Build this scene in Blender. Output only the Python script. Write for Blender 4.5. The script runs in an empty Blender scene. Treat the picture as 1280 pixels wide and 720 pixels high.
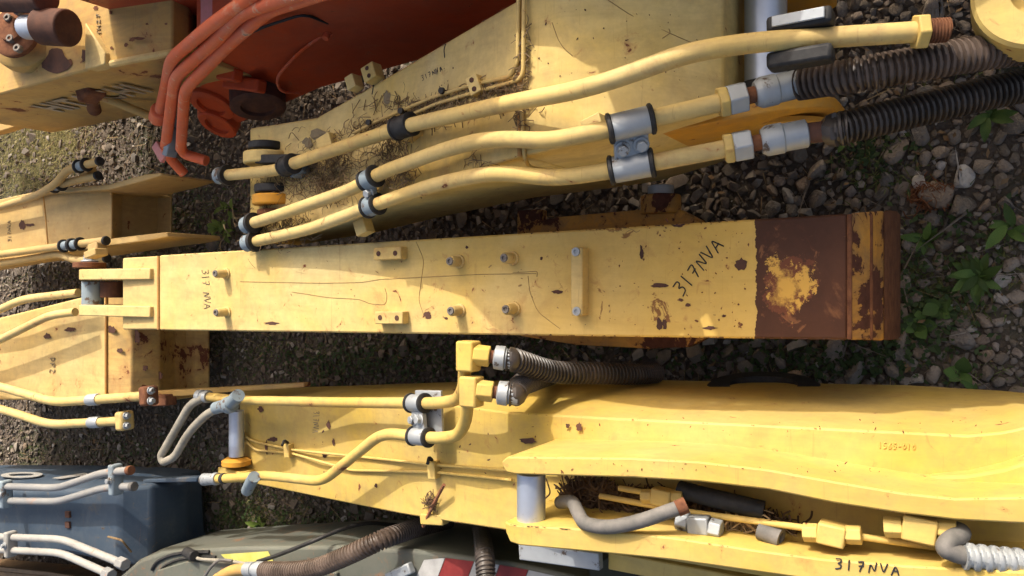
import bpy, bmesh, math, random
import numpy as np
from mathutils import Vector, Matrix, noise as mnoise

R = math.radians
scene = bpy.context.scene
# ------------------------------------------------------------------ camera
CAM_H, FPX, DEP = 2.8, 1000.0, R(60)
FW = Vector((0, math.cos(DEP), -math.sin(DEP)))
UP = Vector((0, math.sin(DEP), math.cos(DEP)))
CAM = Vector((0, 0, CAM_H))
cd = bpy.data.cameras.new('camera'); cam = bpy.data.objects.new('camera', cd)
scene.collection.objects.link(cam)
cd.sensor_width = 36.0; cd.lens = 36.0 * FPX / 1280.0; cd.clip_start = 0.05; cd.clip_end = 500
# the phone is held on its side: picture-left is away from the photographer, picture-up is to the right
cam.matrix_world = Matrix(((0, 1, 0, 0), (-UP.y, 0, -FW.y, 0), (-UP.z, 0, -FW.z, CAM_H), (0, 0, 0, 1)))
scene.camera = cam

# ------------------------------------------------------------------ light
SUN_EL, SUN_AZ = R(35), R(14)
S = Vector((math.cos(SUN_EL) * math.cos(SUN_AZ), math.cos(SUN_EL) * math.sin(SUN_AZ), math.sin(SUN_EL)))
w = bpy.data.worlds.new('World'); scene.world = w; w.use_nodes = True
wn = w.node_tree.nodes; bg = wn['Background']
sky = wn.new('ShaderNodeTexSky'); sky.sky_type = 'NISHITA'; sky.sun_disc = False
sky.sun_elevation = SUN_EL; sky.sun_rotation = math.atan2(S.x, S.y)
sky.air_density = 1.0; sky.dust_density = 10.0; sky.ozone_density = 0.0
w.node_tree.links.new(sky.outputs[0], bg.inputs[0]); bg.inputs[1].default_value = 0.15
sl = bpy.data.lights.new('sun', 'SUN'); sl.energy = 2.4; sl.angle = R(0.55); sl.color = (1.0, 0.95, 0.87)
so = bpy.data.objects.new('sun', sl); scene.collection.objects.link(so)
so.rotation_euler = S.to_track_quat('Z', 'Y').to_euler()
scene.view_settings.view_transform = 'Standard'; scene.view_settings.look = 'None'
scene.view_settings.exposure = 0.78; scene.view_settings.gamma = 1.0
scene.view_settings.use_curve_mapping = False
scene.cycles.use_denoising = True; scene.cycles.max_bounces = 4; scene.cycles.use_adaptive_sampling = True; scene.cycles.adaptive_threshold = 0.02

# ------------------------------------------------------------------ helpers
rng = random.Random(7)
COL = scene.collection


def P(px, py, z):
    """the point at height z that the photograph shows at pixel px, py"""
    d = FW - (px - 640) / FPX * UP + Vector(((360 - py) / FPX, 0, 0))
    return CAM + d * ((z - CAM_H) / d.z)


def pix(p):
    v = Vector(p) - CAM; k = v.dot(FW)
    return 640 - v.dot(UP) / k * FPX, 360 - v.x / k * FPX


def lerp(xs, ys, x):
    return float(np.interp(x, xs, ys))


class MB:
    def __init__(s): s.v = []; s.f = []

    def add(s, vs, fs):
        n = len(s.v); s.v += [tuple(q) for q in vs]; s.f += [tuple(i + n for i in f) for f in fs]; return s

    def box(s, c, sx, sy, sz, rz=0.0, ry=0.0, rx=0.0):
        m = Matrix.Rotation(rz, 3, 'Z') @ Matrix.Rotation(ry, 3, 'Y') @ Matrix.Rotation(rx, 3, 'X')
        c = Vector(c)
        vs = [c + m @ Vector((x * sx / 2, y * sy / 2, z * sz / 2)) for x in (-1, 1) for y in (-1, 1) for z in (-1, 1)]
        return s.add(vs, [(0, 1, 3, 2), (4, 6, 7, 5), (0, 4, 5, 1), (2, 3, 7, 6), (0, 2, 6, 4), (1, 5, 7, 3)])

    def rings(s, rings, cap=True):
        n = len(rings[0]); vs = [q for r in rings for q in r]; fs = []
        for i in range(len(rings) - 1):
            for j in range(n):
                k = (j + 1) % n
                fs.append((i * n + j, i * n + k, (i + 1) * n + k, (i + 1) * n + j))
        if cap:
            fs.append(tuple(range(n))[::-1]); fs.append(tuple((len(rings) - 1) * n + j for j in range(n)))
        return s.add(vs, fs)

    def cyl(s, a, b, r, r2=None, n=24, rot=0.0):
        a, b = Vector(a), Vector(b); r2 = r if r2 is None else r2
        t = (b - a).normalized(); u = t.orthogonal().normalized(); v = t.cross(u)
        R1 = [[c + (u * math.cos(rot + 2 * math.pi * k / n) + v * math.sin(rot + 2 * math.pi * k / n)) * q for k in range(n)]
              for c, q in ((a, r), (b, r2))]
        return s.rings(R1)

    def lathe(s, a, t, prof, n=24):
        a = Vector(a); t = Vector(t).normalized(); u = t.orthogonal().normalized(); v = t.cross(u)
        return s.rings([[a + t * h + (u * math.cos(2 * math.pi * k / n) + v * math.sin(2 * math.pi * k / n)) * max(q, 1e-4)
                         for k in range(n)] for h, q in prof])

    def tube(s, pts, r, fil=0.05, n=14, taper=None, wob=0.0):
        c = fillet([Vector(q) for q in pts], fil)
        fr = frames(c); rs = []
        for i, (q, u, v) in enumerate(fr):
            k = i / (len(fr) - 1); rr = r if taper is None else r * (1 + (taper - 1) * k)
            rs.append([q + (u * math.cos(2 * math.pi * j / n) + v * math.sin(2 * math.pi * j / n)) * rr for j in range(n)])
        return s.rings(rs)

    def spiral(s, pts, r, amp, pitch, n=16, fil=0.25):
        c = resample(fillet([Vector(q) for q in pts], fil, 8), pitch / 8)
        fr = frames(c); rs = []; d = 0.0
        for i, (q, u, v) in enumerate(fr):
            if i: d += (q - fr[i - 1][0]).length
            ring = []
            for j in range(n):
                ph = (d / pitch - j / n) % 1.0
                rr = r + amp * (1.0 if ph < 0.49 else (0.75 if ph < 0.61 else -0.15))
                a = 2 * math.pi * j / n
                ring.append(q + (u * math.cos(a) + v * math.sin(a)) * rr)
            rs.append(ring)
        return s.rings(rs)


def fillet(pts, rad, seg=5):
    if len(pts) < 3 or rad <= 0: return pts
    out = [pts[0]]
    for i in range(1, len(pts) - 1):
        a, b, c = pts[i - 1], pts[i], pts[i + 1]
        d = min(rad, (a - b).length * 0.45, (c - b).length * 0.45)
        p0 = b + (a - b).normalized() * d; p2 = b + (c - b).normalized() * d
        for k in range(seg + 1):
            t = k / seg; out.append(p0 * (1 - t) ** 2 + b * 2 * t * (1 - t) + p2 * t * t)
    out.append(pts[-1]); return out


def resample(c, ds):
    L = [0.0]
    for a, b in zip(c, c[1:]): L.append(L[-1] + (b - a).length)
    n = max(4, int(L[-1] / ds)); out = []; j = 0
    for i in range(n + 1):
        x = L[-1] * i / n
        while j < len(L) - 2 and L[j + 1] < x: j += 1
        t = (x - L[j]) / max(1e-9, L[j + 1] - L[j]); out.append(c[j].lerp(c[j + 1], min(1, t)))
    return out


def frames(c):
    out = []; t0 = (c[1] - c[0]).normalized(); u = t0.orthogonal().normalized()
    for i, q in enumerate(c):
        t = (c[min(i + 1, len(c) - 1)] - c[max(i - 1, 0)]).normalized()
        u = (u - t * u.dot(t)).normalized(); out.append((q, u, t.cross(u)))
    return out


def thing(name, base, label, cat, group=None):
    o = bpy.data.objects.new(name, None); COL.objects.link(o); o.location = base
    o.empty_display_size = 0.1
    o['label'] = label; o['category'] = cat
    if group: o['group'] = group
    return o


def root_of(o):
    while o.parent: o = o.parent
    return o


def mk(name, mb, mat, parent=None, bevel=0.0, angle=35, flat=False, base=None, seg=2, label=None):
    b = root_of(parent).location if parent else Vector(base or (0, 0, 0))
    me = bpy.data.meshes.new(name)
    me.from_pydata([(q[0] - b.x, q[1] - b.y, q[2] - b.z) for q in mb.v], [], mb.f)
    bm = bmesh.new(); bm.from_mesh(me)
    bmesh.ops.recalc_face_normals(bm, faces=bm.faces); bm.to_mesh(me); bm.free()
    me.materials.append(mat)
    if not flat:
        me.shade_smooth(); me.set_sharp_from_angle(angle=R(angle))
    o = bpy.data.objects.new(name, me); COL.objects.link(o)
    if parent: o.parent = parent
    else: o.location = b
    if bevel:
        m = o.modifiers.new('bevel', 'BEVEL'); m.width = bevel; m.segments = seg; m.limit_method = 'ANGLE'; m.angle_limit = R(30)
    if label: o['label'] = label
    return o


def tag(o, label=None, cat=None, group=None, kind=None):
    if label: o['label'] = label
    if cat: o['category'] = cat
    if group: o['group'] = group
    if kind: o['kind'] = kind
    return o


def loft_body(st):
    """closed body from cross sections given as rings of world points"""
    return MB().rings(st)


def body(stations, chamfer=0.0):
    """stations (px, y_upper, y_lower, z_top, z_bottom [, (y_skirt, z_skirt)]): box sections across the picture's up direction"""
    rs = []
    for q in stations:
        px, yu, yl, zt, zb = q[:5]
        a, b = P(px, yu, zt), P(px, yl, zt)
        if len(q) > 5 and q[5]:
            sk = P(px, q[5][0], q[5][1])
            rs.append([a, b, Vector((b.x, b.y, zb)), Vector((sk.x, sk.y, zb)), sk])
        else:
            rs.append([a, b, Vector((b.x, b.y, zb)), Vector((a.x, a.y, zb)), Vector((a.x, a.y, (zt + zb) / 2))])
    return MB().rings(rs)


def strip_plate(up, lo, zt, zb):
    """upright thick plate whose top edge lies between two picture lines"""
    rs = []
    for (x1, y1), (x2, y2) in zip(up, lo):
        a, b = P(x1, y1, zt), P(x2, y2, zt)
        rs.append([a, b, Vector((b.x, b.y, zb)), Vector((a.x, a.y, zb))])
    return MB().rings(rs)


# ------------------------------------------------------------------ materials
def nt(name):
    m = bpy.data.materials.new(name); m.use_nodes = True
    t = m.node_tree; b = t.nodes['Principled BSDF']; return m, t, b


def N(t, typ, **kw):
    n = t.nodes.new(typ)
    for k, v in kw.items():
        if k == 'inp':
            for a, b in v.items(): n.inputs[a].default_value = b
        else: setattr(n, k, v)
    return n


def L(t, a, b): t.links.new(a, b)


def ramp(t, fac, stops):
    r = N(t, 'ShaderNodeValToRGB'); e = r.color_ramp.elements
    while len(e) < len(stops): e.new(0.5)
    for i, (p, c) in enumerate(stops):
        e[i].position = p; e[i].color = (c, c, c, 1) if isinstance(c, (int, float)) else (*c, 1)
    L(t, fac, r.inputs[0]); return r.outputs[0]


def mix(t, fac, a, b, typ='MIX'):
    n = N(t, 'ShaderNodeMix', data_type='RGBA', blend_type=typ)
    for s, v in ((n.inputs[0], fac), (n.inputs[6], a), (n.inputs[7], b)):
        if isinstance(v, (int, float)): s.default_value = v
        elif isinstance(v, tuple): s.default_value = (*v, 1)
        else: L(t, v, s)
    return n.outputs[2]


def math_(t, op, a, b=0.0, clamp=False):
    n = N(t, 'ShaderNodeMath', operation=op, use_clamp=clamp)
    for s, v in ((n.inputs[0], a), (n.inputs[1], b)):
        if isinstance(v, (int, float)): s.default_value = v
        else: L(t, v, s)
    return n.outputs[0]


def noise(t, vec, scale, detail=6, rough=0.6, dist=0.0):
    n = N(t, 'ShaderNodeTexNoise', inp={'Scale': scale, 'Detail': detail, 'Roughness': rough, 'Distortion': dist})
    L(t, vec, n.inputs['Vector']); return n.outputs[0]


def paint(name, col, fade, rust=0.3, rough=0.58, rcol=(0.10, 0.035, 0.018), offs=0.0, dirt=0.35, edge=0.6, extra=None, spec=0.25, dust=(0.30, 0.20, 0.09), soil=(0.19, 0.13, 0.065)):
    m, t, b = nt(name)
    tc = N(t, 'ShaderNodeTexCoord'); mp = N(t, 'ShaderNodeMapping'); mp.inputs['Location'].default_value = (offs, offs * 1.7, 0)
    L(t, tc.outputs['Object'], mp.inputs[0]); v = mp.outputs[0]
    c = mix(t, ramp(t, noise(t, v, 2.3, 5, 0.6, 0.3), [(0.35, 0.0), (0.68, 1.0)]), col, fade)
    # blotchy weathering and run-off grime
    st = N(t, 'ShaderNodeMapping'); st.inputs['Scale'].default_value = (9, 1.2, 3); L(t, v, st.inputs[0])
    grime = math_(t, 'MULTIPLY', ramp(t, noise(t, st.outputs[0], 1.6, 5, 0.7, 0.6), [(0.42, 0.0), (0.72, 1.0)]), dirt)
    c = mix(t, grime, c, soil)
    c = mix(t, math_(t, 'MULTIPLY', ramp(t, noise(t, v, 34, 4, 0.7), [(0.35, 0.0), (0.7, 1.0)]), 0.26), c, dust)
    bl = math_(t, 'MULTIPLY', ramp(t, noise(t, v, 9.0, 5, 0.68, 0.5), [(0.50, 0.0), (0.74, 1.0)]), min(1.0, dirt * 1.3))
    c = mix(t, bl, c, tuple(q * 1.5 for q in soil))
    # fine scratches
    sc = N(t, 'ShaderNodeMapping'); sc.inputs['Scale'].default_value = (2.2, 60, 20); sc.inputs['Rotation'].default_value = (0, 0, 0.7)
    L(t, v, sc.inputs[0])
    scr = ramp(t, noise(t, sc.outputs[0], 2.0, 3, 0.5, 1.0), [(0.66, 0.0), (0.69, 1.0)])
    c = mix(t, math_(t, 'MULTIPLY', scr, 0.3 * min(1, rust + 0.4)), c, (0.22, 0.11, 0.05))
    # chips down to rust: patches, specks, worn edges
    big = noise(t, v, 4.2, 7, 0.68, 0.4)
    k = 0.70 - 0.13 * rust
    m1 = ramp(t, big, [(k, 0.0), (k + 0.018, 1.0)])
    k2 = 0.705 - 0.07 * rust
    sp_ = noise(t, v, 21, 5, 0.62, 0.8)
    m2 = ramp(t, sp_, [(k2, 0.0), (k2 + 0.02, 1.0)])
    msk = math_(t, 'MAXIMUM', m1, m2)
    if extra: c, msk = extra(t, v, c, msk, tc.outputs['Object'])
    rc = mix(t, ramp(t, noise(t, v, 26, 6, 0.7), [(0.3, 0.0), (0.7, 1.0)]), rcol, tuple(min(1, q * 2.1) for q in rcol))
    halo = math_(t, 'MAXIMUM', math_(t, 'MULTIPLY', ramp(t, big, [(k - 0.08, 0.0), (k, 1.0)]), 0.4), math_(t, 'MULTIPLY', ramp(t, sp_, [(k2 - 0.07, 0.0), (k2, 1.0)]), 0.45))
    c = mix(t, halo, c, tuple(min(1, q * f_) for q, f_ in zip(rcol, (3.6, 4.4, 3.2))))
    c = mix(t, msk, c, rc)
    L(t, c, b.inputs['Base Color'])
    rr = mix(t, msk, mix(t, grime, (rough,) * 3, (0.8,) * 3), (0.9,) * 3); L(t, rr, b.inputs['Roughness'])
    b.inputs['Specular IOR Level'].default_value = spec
    h = math_(t, 'ADD', math_(t, 'MULTIPLY', noise(t, v, 70, 2, 0.6), 0.12), math_(t, 'MULTIPLY', noise(t, v, 3.0, 2), 0.55))
    bp = N(t, 'ShaderNodeBump', inp={'Strength': 0.35, 'Distance': 0.006}); L(t, h, bp.inputs['Height']); L(t, bp.outputs[0], b.inputs['Normal'])
    return m


def metal(name, col, rough=0.35, met=0.9, spots=(0.12, 0.08, 0.05), amount=0.3, scale=30):
    m, t, b = nt(name)
    v = N(t, 'ShaderNodeTexCoord').outputs['Object']
    n1 = noise(t, v, scale, 6, 0.65); n2 = noise(t, v, scale * 0.25, 4, 0.6)
    c = mix(t, ramp(t, n2, [(0.3, 0.0), (0.7, 1.0)]), col, tuple(q * 0.72 for q in col))
    ms = ramp(t, n1, [(0.68 - 0.12 * amount, 0.0), (0.74 - 0.12 * amount, 1.0)])
    c = mix(t, ms, c, spots); L(t, c, b.inputs['Base Color'])
    b.inputs['Metallic'].default_value = met
    L(t, math_(t, 'ADD', rough, math_(t, 'MULTIPLY', n1, 0.25)), b.inputs['Roughness'])
    bp = N(t, 'ShaderNodeBump', inp={'Strength': 0.15, 'Distance': 0.003}); L(t, n1, bp.inputs['Height']); L(t, bp.outputs[0], b.inputs['Normal'])
    return m


def matte(name, c1, c2, scale=20, rough=0.85, bump=0.3, dist=0.004, trans=0.0, rand=False, spec=0.3):
    m, t, b = nt(name)
    v = N(t, 'ShaderNodeTexCoord').outputs['Object']
    n1 = noise(t, v, scale, 6, 0.65)
    c = mix(t, ramp(t, n1, [(0.32, 0.0), (0.68, 1.0)]), c1, c2)
    if rand:
        oi = N(t, 'ShaderNodeObjectInfo')
        hs = N(t, 'ShaderNodeHueSaturation'); L(t, c, hs.inputs['Color'])
        L(t, math_(t, 'ADD', 0.6, math_(t, 'MULTIPLY', oi.outputs['Random'], 0.9)), hs.inputs['Value']); c = hs.outputs[0]
    L(t, c, b.inputs['Base Color']); b.inputs['Roughness'].default_value = rough
    b.inputs['Specular IOR Level'].default_value = spec
    bp = N(t, 'ShaderNodeBump', inp={'Strength': bump, 'Distance': dist}); L(t, n1, bp.inputs['Height']); L(t, bp.outputs[0], b.inputs['Normal'])
    if trans:
        out = t.nodes['Material Output']; tr = N(t, 'ShaderNodeBsdfTranslucent'); L(t, c, tr.inputs[0])
        ms = N(t, 'ShaderNodeMixShader', inp={0: trans}); L(t, b.outputs[0], ms.inputs[1]); L(t, tr.outputs[0], ms.inputs[2]); L(t, ms.outputs[0], out.inputs[0])
    return m


YEL, YELF = (0.66, 0.46, 0.11), (0.70, 0.55, 0.24)
M = {}
M['yel_a'] = paint('paint yellow boom', YEL, YELF, 0.12, offs=3.1, dirt=0.3)
M['yel_b'] = paint('paint yellow bright boom', (0.53, 0.365, 0.065), (0.56, 0.42, 0.14), 0.12, offs=9.4, dirt=0.26, edge=0.4)
M['yel_p'] = paint('paint yellow pipe', (0.60, 0.43, 0.14), (0.62, 0.48, 0.21), 0.35, offs=1.3, dirt=0.42, edge=0.2)
M['yel_pb'] = paint('paint yellow pipe bright', (0.60, 0.41, 0.09), (0.61, 0.45, 0.15), 0.25, offs=5.3, dirt=0.35, edge=0.2)
M['yel_rust'] = paint('paint yellow rusty', (0.58, 0.27, 0.04), (0.62, 0.34, 0.07), 1.25, offs=4.4, dirt=0.7, edge=1.2, rcol=(0.055, 0.022, 0.015))
M['yel_l'] = paint('paint yellow pale', (0.60, 0.42, 0.14), (0.64, 0.49, 0.21), 0.28, offs=6.6, dirt=0.35)
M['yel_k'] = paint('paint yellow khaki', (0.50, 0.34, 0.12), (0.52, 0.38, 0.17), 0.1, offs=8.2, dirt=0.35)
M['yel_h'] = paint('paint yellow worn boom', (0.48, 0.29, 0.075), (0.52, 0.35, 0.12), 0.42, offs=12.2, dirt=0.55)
M['amber_shaded_yellow'] = paint('paint amber and shaded yellow', (0.62, 0.28, 0.02), (0.66, 0.34, 0.04), 0.2, offs=2.2, dirt=0.35)  # amber for bushes; on the foot lug it stands for shaded yellow
M['orange'] = paint('paint orange red', (0.50, 0.065, 0.014), (0.44, 0.09, 0.035), 0.12, offs=7.7, dirt=0.3, dust=(0.34, 0.05, 0.02), soil=(0.16, 0.05, 0.03), rcol=(0.09, 0.03, 0.02))
M['orange_p'] = paint('paint orange pipe', (0.72, 0.10, 0.014), (0.62, 0.17, 0.08), 0.2, offs=1.9, dirt=0.25, dust=(0.45, 0.10, 0.05), soil=(0.30, 0.14, 0.11), rcol=(0.16, 0.12, 0.11))
M['pink'] = paint('paint lightened pink red', (0.55, 0.20, 0.20), (0.58, 0.25, 0.25), 0.05, offs=2.9, dirt=0.2)  # tone raised to stand in for sun on the top plate
M['blue'] = paint('paint slate blue', (0.027, 0.048, 0.080), (0.052, 0.078, 0.115), 0.02, offs=5.9, dirt=0.25, rcol=(0.05, 0.03, 0.02), dust=(0.07, 0.09, 0.11), soil=(0.09, 0.10, 0.11))
M['grey_p'] = paint('paint grey pipe', (0.20, 0.21, 0.22), (0.27, 0.27, 0.26), 0.1, offs=5.1, dirt=0.2, dust=(0.16, 0.15, 0.13), soil=(0.10, 0.09, 0.075))
M['green'] = paint('paint grey green', (0.095, 0.105, 0.085), (0.13, 0.14, 0.115), 0.1, offs=2.5, dirt=0.3, dust=(0.16, 0.15, 0.13), soil=(0.10, 0.09, 0.075))
M['brown'] = paint('paint brown beam', (0.12, 0.075, 0.045), (0.15, 0.10, 0.06), 0.3, offs=2.1, dirt=0.4)
M['palegrey'] = paint('paint pale grey pipe', (0.30, 0.30, 0.29), (0.38, 0.37, 0.34), 0.1, offs=6.1, dirt=0.25, dust=(0.16, 0.15, 0.13), soil=(0.10, 0.09, 0.075))
M['galv'] = metal('galvanised steel', (0.42, 0.45, 0.47), 0.5, 0.6, (0.13, 0.10, 0.08), 0.75, 24)
M['bluegalv'] = metal('blue grey clamp steel', (0.24, 0.30, 0.34), 0.6, 0.25, (0.10, 0.07, 0.055), 0.9, 20)
M['rustgalv'] = metal('stained steel', (0.22, 0.20, 0.18), 0.6, 0.5, (0.07, 0.04, 0.025), 0.9, 60)
M['chrome'] = metal('chrome pin steel', (0.60, 0.66, 0.76), 0.32, 0.75, (0.16, 0.11, 0.08), 0.28, 22)
M['rust'] = matte('rust', (0.085, 0.032, 0.018), (0.20, 0.085, 0.04), 28, 0.95, 0.5)
M['rustdark'] = matte('dark rust', (0.055, 0.028, 0.022), (0.11, 0.05, 0.032), 22, 0.85, 0.3)
M['black'] = matte('black rubber', (0.012, 0.012, 0.013), (0.035, 0.034, 0.033), 40, 0.6, 0.3, 0.002)
M['hose'] = matte('grey hose rubber', (0.085, 0.085, 0.08), (0.16, 0.15, 0.14), 25, 0.65, 0.3, 0.002)
M['hosepale'] = matte('pale hose rubber', (0.20, 0.185, 0.15), (0.30, 0.28, 0.23), 25, 0.7, 0.3, 0.002)
M['guard'] = matte('spiral guard plastic', (0.018, 0.015, 0.013), (0.075, 0.06, 0.05), 9, 0.42, 0.2, 0.002, spec=0.5)
M['guardrust'] = matte('rusty spiral guard', (0.04, 0.028, 0.021), (0.135, 0.10, 0.08), 10, 0.45, 0.2, 0.002)
M['ink'] = matte('marker ink', (0.012, 0.012, 0.016), (0.03, 0.03, 0.035), 60, 0.6, 0.0)
M['inkfade'] = matte('faded marker ink', (0.16, 0.13, 0.08), (0.26, 0.20, 0.11), 60, 0.7, 0.0)
M['scratch'] = matte('scratch', (0.20, 0.13, 0.06), (0.34, 0.22, 0.09), 60, 0.8, 0.0)
M['white'] = matte('worn white lettering', (0.40, 0.38, 0.34), (0.62, 0.60, 0.56), 30, 0.7, 0.1)
M['lettering'] = paint('worn lettering', (0.42, 0.38, 0.30), (0.30, 0.22, 0.12), 0.5, offs=3.3, dirt=0.6)
M['sign_w'] = matte('white hazard stripe', (0.30, 0.30, 0.29), (0.42, 0.42, 0.41), 20, 0.5, 0.05)
M['sign_r'] = matte('red hazard stripe', (0.17, 0.02, 0.02), (0.24, 0.035, 0.03), 20, 0.5, 0.05)
M['lime'] = matte('lime label', (0.42, 0.40, 0.08), (0.52, 0.50, 0.16), 14, 0.6, 0.05)
M['straw'] = matte('dry straw', (0.16, 0.10, 0.05), (0.36, 0.26, 0.14), 14, 0.9, 0.1, rand=True)
M['strawdark'] = matte('rotten leaf litter', (0.05, 0.028, 0.016), (0.16, 0.10, 0.055), 12, 0.95, 0.2)
M['weld'] = paint('weld bead', (0.55, 0.30, 0.07), (0.45, 0.22, 0.06), 0.7, offs=3.7, dirt=0.5)

# ------------------------------------------------------------------ shared small parts
def pipe(name, pts, r, mat, parent, fil=0.06, n=14):
    q = [P(*a) for a in pts]
    return mk(name, MB().tube(q, r, fil, n), mat, parent, angle=50), q


def bolt_mb(c, axis, r, h):
    c = Vector(c); axis = Vector(axis).normalized()
    mb = MB().cyl(c, c + axis * h * 0.25, r * 1.35, n=16)
    mb.cyl(c + axis * h * 0.25, c + axis * h, r, r * 0.94, n=6); return mb


def along(q, px):
    """point and direction on a pipe's polyline q nearest to picture column px"""
    best = None
    for a, b in zip(q, q[1:]):
        for k in range(41):
            p = a.lerp(b, k / 40); e = abs(pix(p)[0] - px)
            if best is None or e < best[0]: best = (e, p, (b - a).normalized())
    return best[1], best[2]


def sleeve(p, d, r, ln, mat, parent, rub=True, name='pipe_clamp', gap=1.45):
    o = mk(name, MB().lathe(p - d * ln / 2, d, [(0, r * 1.02), (0, r * gap), (0.003, r * (gap + 0.06)), (ln - 0.003, r * (gap + 0.06)), (ln, r * gap), (ln, r * 1.02)]), mat, parent, angle=40)
    if rub:
        for s in (-1, 1):
            c = p + d * s * (ln / 2 + 0.004)
            mk('rubber_ring', MB().lathe(c - d * 0.006, d, [(0, r * 1.0), (0, r * 1.5), (0.003, r * 1.72), (0.009, r * 1.72), (0.012, r * 1.5), (0.012, r * 1.0)]), M['black'], o, angle=50)
    return o


def double_clamp(p1, d1, p2, d2, r, ln, mat, parent, nb=2):
    o = sleeve(p1, d1, r, ln, mat, parent)
    sleeve_o = sleeve(p2, d2, r, ln, mat, parent)
    mid = (p1 + p2) / 2; u = (p2 - p1).normalized(); nrm = d1.cross(u).normalized()
    if nrm.z < 0: nrm = -nrm
    g = (p2 - p1).length
    hw = g / 2 - r * 0.9
    m = MB(); th = 0.008
    cs = [mid + d1 * a * ln * 0.46 + u * b * hw + nrm * c for a in (-1, 1) for b in (-1, 1) for c in (-th, th)]
    m.add(cs, [(0, 1, 3, 2), (4, 6, 7, 5), (0, 4, 5, 1), (2, 3, 7, 6), (0, 2, 6, 4), (1, 5, 7, 3)])
    s = mk('clamp_saddle', m, mat, o, 0.003)
    br = min(0.014, hw * 0.7)
    for a in ((-1, 1) if nb == 2 else (0,)):
        c = mid + d1 * a * ln * 0.25 + nrm * th
        mk('bolt', bolt_mb(c, nrm, br, br * 1.3), M['galv'], o, 0.0015)
    return o


def hexnut(a, d, r, ln, mat, parent, name='nut'):
    return mk(name, MB().cyl(a, a + d * ln, r, n=6), mat, parent, 0.003)


GLY = {
    '3': [[(0.05, 0.95), (0.5, 1.0), (0.55, 0.75), (0.2, 0.55), (0.55, 0.45), (0.5, 0.1), (0.05, 0.0)]],
    '1': [[(0.2, 1.0), (0.25, 0.0)]],
    '7': [[(0.0, 0.9), (0.55, 1.0), (0.35, 0.5), (0.2, 0.0)], [(0.1, 0.5), (0.5, 0.55)]],
    'N': [[(0.0, 0.0), (0.08, 0.95), (0.5, 0.05), (0.6, 1.0)]],
    'V': [[(0.0, 1.0), (0.28, 0.0), (0.58, 1.0)]],
    'A': [[(0.0, 0.0), (0.3, 1.0), (0.6, 0.0)], [(0.1, 0.38), (0.55, 0.42)]],
    'D': [[(0.05, 0.0), (0.05, 1.0), (0.5, 0.75), (0.5, 0.25), (0.05, 0.0)]],
    'P': [[(0.05, 0.0), (0.05, 1.0), (0.5, 0.9), (0.5, 0.55), (0.05, 0.5)]],
    '2': [[(0.05, 0.85), (0.3, 1.0), (0.5, 0.8), (0.05, 0.0), (0.55, 0.0)]],
    'S': [[(0.5, 0.9), (0.2, 1.0), (0.08, 0.75), (0.5, 0.35), (0.35, 0.0), (0.05, 0.1)]],
    'C': [[(0.5, 0.85), (0.2, 1.0), (0.05, 0.5), (0.2, 0.0), (0.5, 0.12)]],
    '5': [[(0.5, 1.0), (0.1, 1.0), (0.08, 0.6), (0.5, 0.55), (0.45, 0.05), (0.05, 0.0)]],
    '6': [[(0.45, 1.0), (0.1, 0.5), (0.15, 0.0), (0.5, 0.1), (0.45, 0.45), (0.1, 0.4)]],
    '0': [[(0.3, 1.0), (0.05, 0.5), (0.3, 0.0), (0.55, 0.5), (0.3, 1.0)]],
    'Z': [[(0.0, 1.0), (0.55, 1.0), (0.0, 0.0), (0.55, 0.0)]],
    'T': [[(0.0, 1.0), (0.6, 1.0)], [(0.3, 1.0), (0.3, 0.0)]],
    'H': [[(0.0, 1.0), (0.0, 0.0)], [(0.5, 1.0), (0.5, 0.0)], [(0.0, 0.5), (0.5, 0.5)]],
    '-': [[(0.05, 0.5), (0.5, 0.5)]],
}


def writing(txt, o, u, v, zf, mat, parent, wid=0.0022, adv=0.78, name='letter'):
    """handwritten strokes: o start pixel, u pixel step of one letter width, v pixel step of letter height, zf(px,py) height"""
    for i, ch in enumerate(txt):
        if ch == ' ': continue
        mb = MB()
        for line in GLY[ch]:
            pts = []
            for gx, gy in line:
                gx += i * adv
                x = o[0] + u[0] * gx + v[0] * gy + rng.uniform(-.3, .3); y = o[1] + u[1] * gx + v[1] * gy + rng.uniform(-.3, .3)
                pts.append(P(x, y, zf(x, y) + 0.0012))
            mb.tube(pts, wid, 0.01, 6)
        mk(name, mb, mat, parent)


def strokes(lines, z, mat, parent, wid, name):
    for ln in lines:
        mk(name, MB().tube([P(x, y, (z(x, y) if callable(z) else z) + 0.0008) for x, y in ln], wid, 0.02, 5), mat, parent)


def letters3d(txt, o, u, v, mat, parent, size, depth=0.001, shear=0.0, xs_=1.15):
    """printed letters: o world origin of baseline, u reading direction, v up direction"""
    u = Vector(u).normalized(); v = Vector(v).normalized(); n = u.cross(v).normalized(); x = 0.0
    b = root_of(parent).location
    for ch in txt:
        cu = bpy.data.curves.new('letter', 'FONT'); cu.body = ch; cu.size = size; cu.extrude = depth; cu.shear = shear; cu.offset = 0.03 * size
        to = bpy.data.objects.new('tmp', cu); COL.objects.link(to)
        bpy.context.view_layer.update()
        me = bpy.data.meshes.new_from_object(to.evaluated_get(bpy.context.evaluated_depsgraph_get()))
        adv = max((q.co.x for q in me.vertices), default=0.3 * size) + 0.10 * size
        for q in me.vertices:
            c = o + u * (x + q.co.x * xs_) + v * q.co.y + n * q.co.z; q.co = c - b
        bpy.data.objects.remove(to); x += adv * xs_
        me.materials.clear(); me.materials.append(mat)
        ob = bpy.data.objects.new('letter', me); COL.objects.link(ob); ob.parent = parent


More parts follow.
